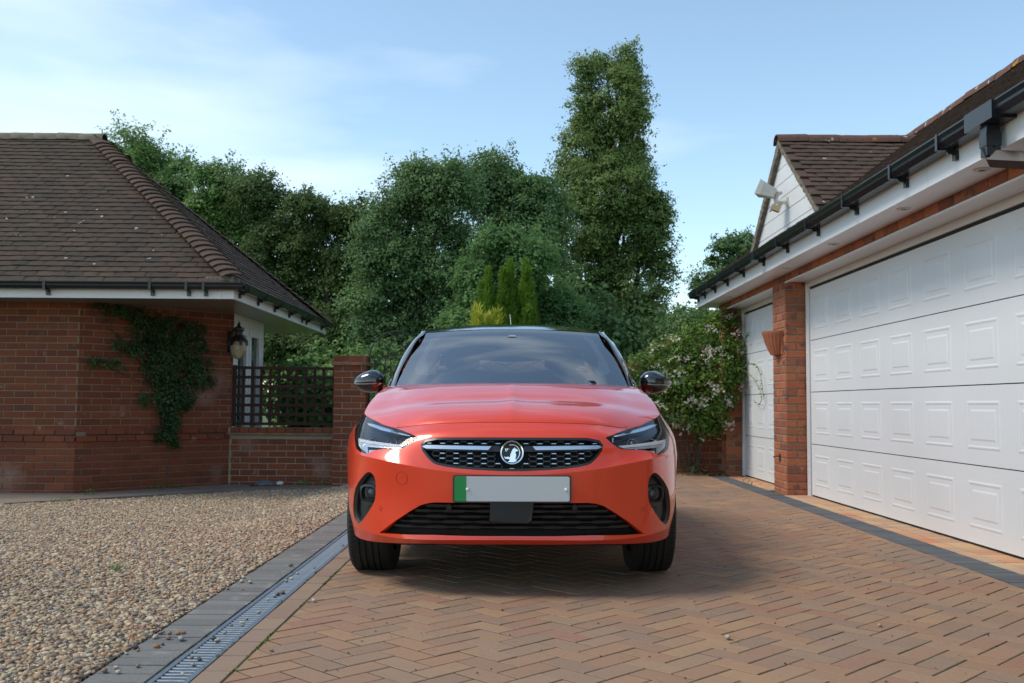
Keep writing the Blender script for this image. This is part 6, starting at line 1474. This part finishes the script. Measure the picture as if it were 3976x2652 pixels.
# unbroken planting behind the boundary: it reads as one mass
rng = np.random.default_rng(77)
hb = [(x, 27.5 + rng.uniform(-1, 1), 1.3 + rng.uniform(0, .7), 1.7, 1.0, 1.9) for x in np.arange(-19, 13, 1.5)] + [(x, 31 + rng.uniform(-1, 1), 2.4 + rng.uniform(-.2, .7), 2.0, 1.2, 2.2) for x in np.arange(-20, 3.5, 2.2)]
P, N = crown_pts(hb, 2300, 48, .5, rng, .2, .5); tag(link('hedgerow', leaf_mesh('hedgerow', P, N, .19, LM['dark'], rng)), 'dark leafy undergrowth filling the space below the trees', 'hedgerow', kind='stuff')
# upright conifers
def conifer(name, label, x, y, z1, r, lm, seed, group, spikes=3, n=5200, leaf=.075, flare=1.0):
    rng = np.random.default_rng(seed); t = thing(name, label, 'conifer', (x, y, 0), group=group); limb_ = MB(); limb(limb_, (0, 0, -.1), (0, 0, z1 * .8), .05, .01, rng); limb_.build('trunk', M['bark'], t)
    P = []; N = []
    for s_ in range(spikes):
        ox, oy = (rng.normal(size=2) * r * .38) if s_ else (0, 0); top = z1 * (1 if s_ == 0 else rng.uniform(.86, .97)); m_ = n // spikes
        h = rng.random(m_) ** .8 * top; rr = r * (.82 if s_ else 1.0) * np.clip(1 - (h / top) ** 3.2 * flare, .05, 1) * (.75 + .25 * np.clip(1.2 - h / top, 0, 1)) * (1 + .16 * np.sin(h * 21 + rng.normal()) * .6); rr = np.where(h > top * .9, rr * .55 + .008, rr); a = rng.random(m_) * 2 * math.pi
        q = rr * rng.uniform(.72, 1.08, m_); P.append(np.stack([ox + q * np.cos(a), oy + q * np.sin(a), h], 1)); N.append(np.stack([np.cos(a), np.sin(a), rng.normal(size=m_) * .5 + .1], 1) + rng.normal(size=(m_, 3)) * .5)
    P, N = np.vstack(P), np.vstack(N); n = len(P); N /= np.linalg.norm(N, axis=1)[:, None]; up = np.array([0, 0, 1.0]) + np.stack([P[:, 0], P[:, 1], 0 * P[:, 0]], 1) * .8 / max(r, .1) + rng.normal(size=(n, 3)) * .28; up -= (up * N).sum(1)[:, None] * N * .8; up /= np.linalg.norm(up, axis=1)[:, None]; sd_ = np.cross(up, N); sd_ /= np.linalg.norm(sd_, axis=1)[:, None]; s = (leaf * rng.uniform(.6, 1.4, n))[:, None]
    V = np.stack([P - sd_ * s * .10, P + sd_ * s * .12, P + up * s * .7 + sd_ * s * .10, P + up * s * 1.3], 1).reshape(-1, 3)
    link('foliage', mesh('foliage', V, np.arange(4 * n, dtype=np.int32).reshape(n, 4), LM[lm]), t); return t
conifer('conifer', 'left-hand one of the three upright green conifers behind the car roof', -.44, 18, 3.30, .23, 'con', 1, 'upright green conifers', 2, 12000, .09)
conifer('conifer', 'middle upright green conifer, slightly taller, behind the car roof', -.04, 17.6, 3.38, .24, 'con', 2, 'upright green conifers', 2, 13000, .09)
conifer('conifer', 'right-hand upright green conifer, the widest, behind the car roof', .24, 17.8, 3.42, .31, 'con', 3, 'upright green conifers', 3, 15000, .09)
conifer('golden_conifer', 'low golden yellow conifer in front of the upright green ones', -.54, 15.2, 2.30, .38, 'gold', 4, 'golden conifers', 6, 9000, .12, 1.0)
conifer('golden_conifer', 'smaller golden yellow conifer just right of the other golden one', -.24, 15.1, 2.22, .26, 'gold', 5, 'golden conifers', 4, 6000, .12, 1.0)
# leafy garden plants seen through and above the trellis
def bush(name, label, blobs, lm, nclump, per, rc, leaf, seed, cat='shrub', group=None, stems=6, base=None):
    rng = np.random.default_rng(seed); t = thing(name, label, cat, (0, 0, 0), group=group); sb = MB(); b0 = blobs[0]; bx, by = base or (b0[0], b0[1])
    for i in range(stems): b = blobs[rng.integers(len(blobs))]; limb(sb, (bx + rng.normal() * .08, by, -.15), (b[0], b[1], b[2] + b[5] * .4), .018, .005, rng)
    sb.build('stems', M['bark'], t, True); P, N = crown_pts(blobs, nclump, per, rc, rng, .35, .6, zmin=-.05); link('foliage', leaf_mesh('foliage', P, N, leaf, LM[lm], rng, .7), t); return t
bush('leafy_shrub', 'pale green large-leaved shrub beside the white window frames', [(-2.98, 13.7, 1.10, .22, .22, .38), (-2.78, 13.8, .80, .30, .25, .40), (-2.95, 13.75, .3, .3, .25, .4)], 'gard', 110, 26, .13, .10, 21)
bush('leafy_shrub', 'darker green shrub seen through the middle of the trellis', [(-2.4, 14.2, .80, .40, .3, .42), (-2.1, 14.4, .55, .4, .3, .45), (-2.7, 14.3, .3, .4, .3, .35)], 'ash', 150, 30, .14, .08, 22)
bush('leafy_shrub', 'low bright green shrub behind the right end of the trellis and the pier', [(-2.15, 13.3, .35, .35, .25, .30), (-1.7, 13.6, .7, .35, .3, .5), (-1.4, 14.2, .9, .4, .3, .6)], 'gard', 120, 28, .12, .07, 23)
bush('leafy_shrub', 'dense green bush behind the iron gate', [(-1.3, 15.2, .9, .7, .4, .9), (-.6, 15.6, 1.1, .7, .4, 1.0), (-2.2, 16.5, .8, .8, .5, 1.0), (-3.2, 17.5, .8, .9, .5, 1.1)], 'ash', 420, 34, .2, .09, 24)
# flowering climber on the back wall, in front of the garage corner
rng = np.random.default_rng(31)
jb = [(2.66, 12.62, 1.72, .24, .20, .34), (2.40, 12.62, 1.55, .34, .24, .36), (2.05, 12.62, 1.38, .36, .26, .34), (1.72, 12.66, 1.28, .30, .24, .24), (2.62, 12.55, 1.28, .28, .26, .40), (2.25, 12.55, 1.10, .40, .30, .38), (1.90, 12.60, 1.05, .36, .26, .34), (2.45, 12.58, .82, .30, .26, .32), (2.15, 12.62, .80, .26, .24, .22), (2.38, 12.62, .70, .16, .16, .16), (1.62, 12.7, 1.18, .18, .16, .16)]
jas = thing('flowering_jasmine', 'bushy climber with white starry flowers on the wall beside the garage', 'climber', (0, 0, 0))
sb = MB()
for i in range(9): b = jb[i]; limb(sb, (2.30 + rng.normal() * .05, 12.86, -.05), (b[0], b[1] + .1, b[2]), .014, .004, rng)
sb.build('stems', M['bark'], jas, True)
P, N = crown_pts(jb, 900, 22, .085, rng, .30, .5); N[:, 1] -= .35; link('foliage', leaf_mesh('foliage', P, N, .052, LM['jas'], rng, .45), jas)
P2, N2 = crown_pts(jb, 120, 6, .07, rng, .04, .5); FV = []; FF_ = []
for p, n_ in zip(P2, N2):
    if p[1] > 12.66: continue
    p = p + np.array([0, -.03, 0]); n_ = Vector(n_ + np.array([0, -1.4, .3])).normalized(); x = n_.orthogonal().normalized(); y = n_.cross(x)
    for c_ in range(rng.integers(1, 4)):
        o_ = Vector(p) + x * rng.normal() * .016 + y * rng.normal() * .016
        for k in range(5):
            w = k * 2 * math.pi / 5 + rng.random(); d = x * math.cos(w) + y * math.sin(w); e_ = x * math.cos(w + .5) + y * math.sin(w + .5); i = len(FV); FV += [tuple(o_), tuple(o_ + d * .016), tuple(o_ + e_ * .013 + n_ * .003)]; FF_.append((i, i + 1, i + 2))
tag(link('flowers', mesh('flowers', FV, FF_, mat('white_petals', (.70, .64, .52), .6)), jas), kind='stuff')
P3, N3 = crown_pts(jb, 60, 6, .05, rng, .05, .5); tag(link('young_shoots', leaf_mesh('young_shoots', P3, N3, .045, leafmat('russet_shoots', (.22, .10, .04), (.30, .16, .05), (.35, .25, .08), .3, .5, 3), rng, .4), jas), kind='stuff')
vt = MB(); LP = []; LN = []
for pts in ([(2.62, 12.5, 1.30), (2.80, 12.25, 1.33), (2.88, 12.0, 1.25), (2.90, 11.7, 1.10), (2.90, 11.55, .98), (2.90, 11.7, .90), (2.90, 11.95, .95)], [(2.80, 12.25, 1.33), (2.89, 11.85, 1.38), (2.90, 11.6, 1.22), (2.91, 11.5, .95)], [(2.7, 12.5, 1.5), (2.86, 12.3, 1.66), (2.9, 12.1, 1.78)], [(1.6, 12.7, 1.28), (1.5, 12.65, 1.45), (1.53, 12.6, 1.55)], [(2.75, 12.5, 1.95), (2.85, 12.45, 2.05), (2.83, 12.4, 2.1)]):
    q = bez(pts, np.linspace(0, 1, 24)); vt.tube([tuple(v) for v in q], .0035, 5)
    for v in q[::2]: LP.append(v + rng.normal(size=3) * .012); LN.append(rng.normal(size=3) + [-.6, -.6, .5])
vt.build('tendrils', mat('green_stem', (.16, .17, .06), .7), jas); link('tendril_leaves', leaf_mesh('tendril_leaves', np.array(LP), np.array(LN), .05, LM['gard'], rng, .45), jas)
# climber on the angled wall of the left house
ivy = thing('wall_climber', 'dark glossy climber on one bare stem against the angled brick wall', 'climber', (0, 0, 0)); rng = np.random.default_rng(41)
wp0 = Vector((-4.75, 10.9, 0)); wd = Vector((1.31, 1.38, 0)).normalized(); wn_ = Vector((wd.y, -wd.x, 0)); wl_ = 1.90
def onw(s, z, o=0.0): p = wp0 + wd * s + wn_ * o; return np.array([p.x, p.y, z])
IB = [(.92, 1.62, .36, .30, 90), (1.30, 1.55, .26, .30, 60), (.62, 1.80, .20, .10, 22), (.40, 1.86, .16, .06, 14), (.22, 1.93, .10, .05, 7), (.60, 1.45, .14, .05, 10), (.42, 1.52, .08, .04, 5), (.35, 1.30, .14, .03, 8), (.15, 1.31, .10, .02, 4),
      (.95, 1.25, .28, .26, 80), (1.35, 1.18, .18, .22, 38), (1.02, .92, .20, .24, 55), (1.25, .95, .12, .16, 20), (.75, .90, .06, .10, 6), (1.06, .64, .12, .16, 30), (1.0, .46, .13, .06, 12), (1.12, .40, .05, .12, 8), (1.58, 1.12, .05, .06, 4), (1.55, 1.35, .04, .05, 3)]
P = []; N = []
for (s, z, rs, rz, cnt) in IB:
    for _ in range(cnt):
        a = rng.normal(size=3); a /= np.linalg.norm(a); k = rng.uniform(.2, 1) ** .6; cs, czz, co = s + a[0] * rs * k, z + a[2] * rz * k, .04 + abs(a[1]) * .10 * (1 if rs > .1 else .4)
        for _ in range(16):
            P.append(onw(cs + rng.normal() * .035, czz + rng.normal() * .035, max(.012, co + rng.normal() * .02))); N.append(np.array(wn_) * .9 + rng.normal(size=3) * .6 + [0, 0, .35])
link('foliage', leaf_mesh('foliage', np.array(P), np.array(N), .042, LM['ivy'], rng, .5), ivy)
vs = MB(); q = bez([onw(s, z, .03) for s, z in ((1.035, -.14), (1.055, .05), (1.07, .25), (1.10, .45), (1.05, .62), (.98, .9), (.95, 1.3), (.9, 1.8))], np.linspace(0, 1, 40)); vs.tube([tuple(v) for v in q], [.010 - .006 * i / 39 for i in range(40)], 6)
for z0, s1_, z1_ in ((1.2, .1, 1.86), (1.2, .4, 1.5), (1.0, .35, 1.25), (1.3, 1.5, 1.75), (1.1, 1.45, 1.4)): vs.tube([tuple(onw(.96, z0, .03)), tuple(onw((.96 + s1_) / 2, (z0 + z1_) / 2, .03)), tuple(onw(s1_, z1_, .03))], .005, 5)
vs.build('stems', M['bark'], ivy, True)
# small weeds and grass tufts
wd_i = 0
def weed(x, y, z, r, label, seed, lm='gard', grass=False):
    rng = np.random.default_rng(seed); t = thing('grass_tuft' if grass else 'weed', label, 'grass tuft' if grass else 'weed', (x, y, z), group='weeds growing in the gravel and paving edges')
    if grass:
        V = []; F = []
        for i in range(40):
            a = rng.uniform(0, 6.28); b = Vector((rng.normal() * r * .7, rng.normal() * r * .3, 0)); h = rng.uniform(.4, 1) * r; o_ = Vector((math.cos(a), math.sin(a), 0)) * r * .5; k = len(V); V += [tuple(b), tuple(b + Vector((.003, 0, 0))), tuple(b + o_ + Vector((0, 0, h)))]; F.append((k, k + 1, k + 2))
        link('blades', mesh('blades', V, F, LM[lm]), t)
    else:
        P = rng.normal(size=(26, 3)) * [r * .5, r * .4, r * .35] + [0, 0, r * .45]; P[:, 2] = abs(P[:, 2]); link('leaves', leaf_mesh('leaves', P, rng.normal(size=(26, 3)) * .5 + [0, -.3, 1], r * .42, LM[lm], rng, .6), t)
    return t
weed(-2.50, 12.12, -.12, .10, 'round-leaved weed against the low brick wall, left one of the pair', 1)
weed(-2.28, 12.12, -.12, .08, 'small weed against the low brick wall near the pier', 2)
weed(-4.02, 11.45, -.12, .09, 'weed at the foot of the climber stem by the angled wall', 3)
weed(-3.86, 11.60, -.12, .07, 'small weed just right of the climber stem', 4)
weed(-4.5, 10.75, -.115, .07, 'low weed at the foot of the angled wall, left of the climber', 5)
weed(-4.45, 9.95, -.115, .09, 'tuft of grass at the edge of the path by the gravel', 6, grass=True)
weed(-2.02, 5.2, gz(-2.02, 5.2) + .012, .05, 'tuft of grass growing in the middle of the gravel', 7, grass=True)
weed(2.35, 12.78, 0, .14, 'green weed against the back wall under the jasmine', 8)
weed(2.68, 12.72, 0, .07, 'small weed at the foot of the far garage corner', 9)
# dry fallen leaves and petals along the foot of the back wall
rng = np.random.default_rng(52); n = 1500; P = np.stack([rng.uniform(.9, 2.72, n), 12.9 - np.abs(rng.normal(size=n)) * .13, rng.uniform(.002, .02, n)], 1); q = np.stack([rng.uniform(2.6, 2.93, 260), rng.uniform(11.0, 12.8, 260), rng.uniform(.002, .01, 260)], 1); q = q[rng.random(260) < np.clip((q[:, 1] - 10.6) / 2.2, 0, 1)]; P = np.vstack([P, q]); n = len(P)
tag(link('fallen_leaves', leaf_mesh('fallen_leaves', P, rng.normal(size=(n, 3)) * .5 + [0, 0, 1], .024, leafmat('dry_leaves', (.16, .08, .035), (.34, .20, .09), (.50, .40, .26), .1, .9, 9), rng, .6)), 'dry leaves and petals gathered along the foot of the back wall', 'fallen leaves', kind='stuff')
# specks of moss in the joints and crumbs of soil on the drive
n = 340; P = np.stack([rng.uniform(-.85, 2.5, n), rng.uniform(2.8, 10.5, n), np.full(n, .002)], 1)
tag(link('debris', leaf_mesh('debris', P, rng.normal(size=(n, 3)) * .6 + [0, 0, 1], .012, mat('dark_crumbs', (.06, .045, .03), 1), rng, .7)), 'dark crumbs of soil and bark scattered over the brick drive', 'debris', kind='stuff')
n = 2600; y_ = rng.uniform(2.6, 8.5, n); x_ = np.where(rng.random(n) < .55, -.899 + rng.normal(size=n) * .004, np.where(rng.random(n) < .6, -1.132 + rng.normal(size=n) * .004, -1.003 + rng.normal(size=n) * .002)); k = np.sin(y_ * 9) + np.sin(y_ * 23 + 1) + np.sin(y_ * 4) > .1; P = np.stack([x_, y_, rng.uniform(-.004, .003, n)], 1)[k]
tag(link('joint_moss', leaf_mesh('joint_moss', P, rng.normal(size=(len(P), 3)) * .7 + [0, 0, 1], .011, leafmat('joint_moss_green', (.05, .07, .015), (.09, .13, .02), (.15, .20, .035), .1, .9, 20), rng, .7)), 'thin lines of green moss along the drain and border joints', 'moss', kind='stuff')
bpy.context.view_layer.update()
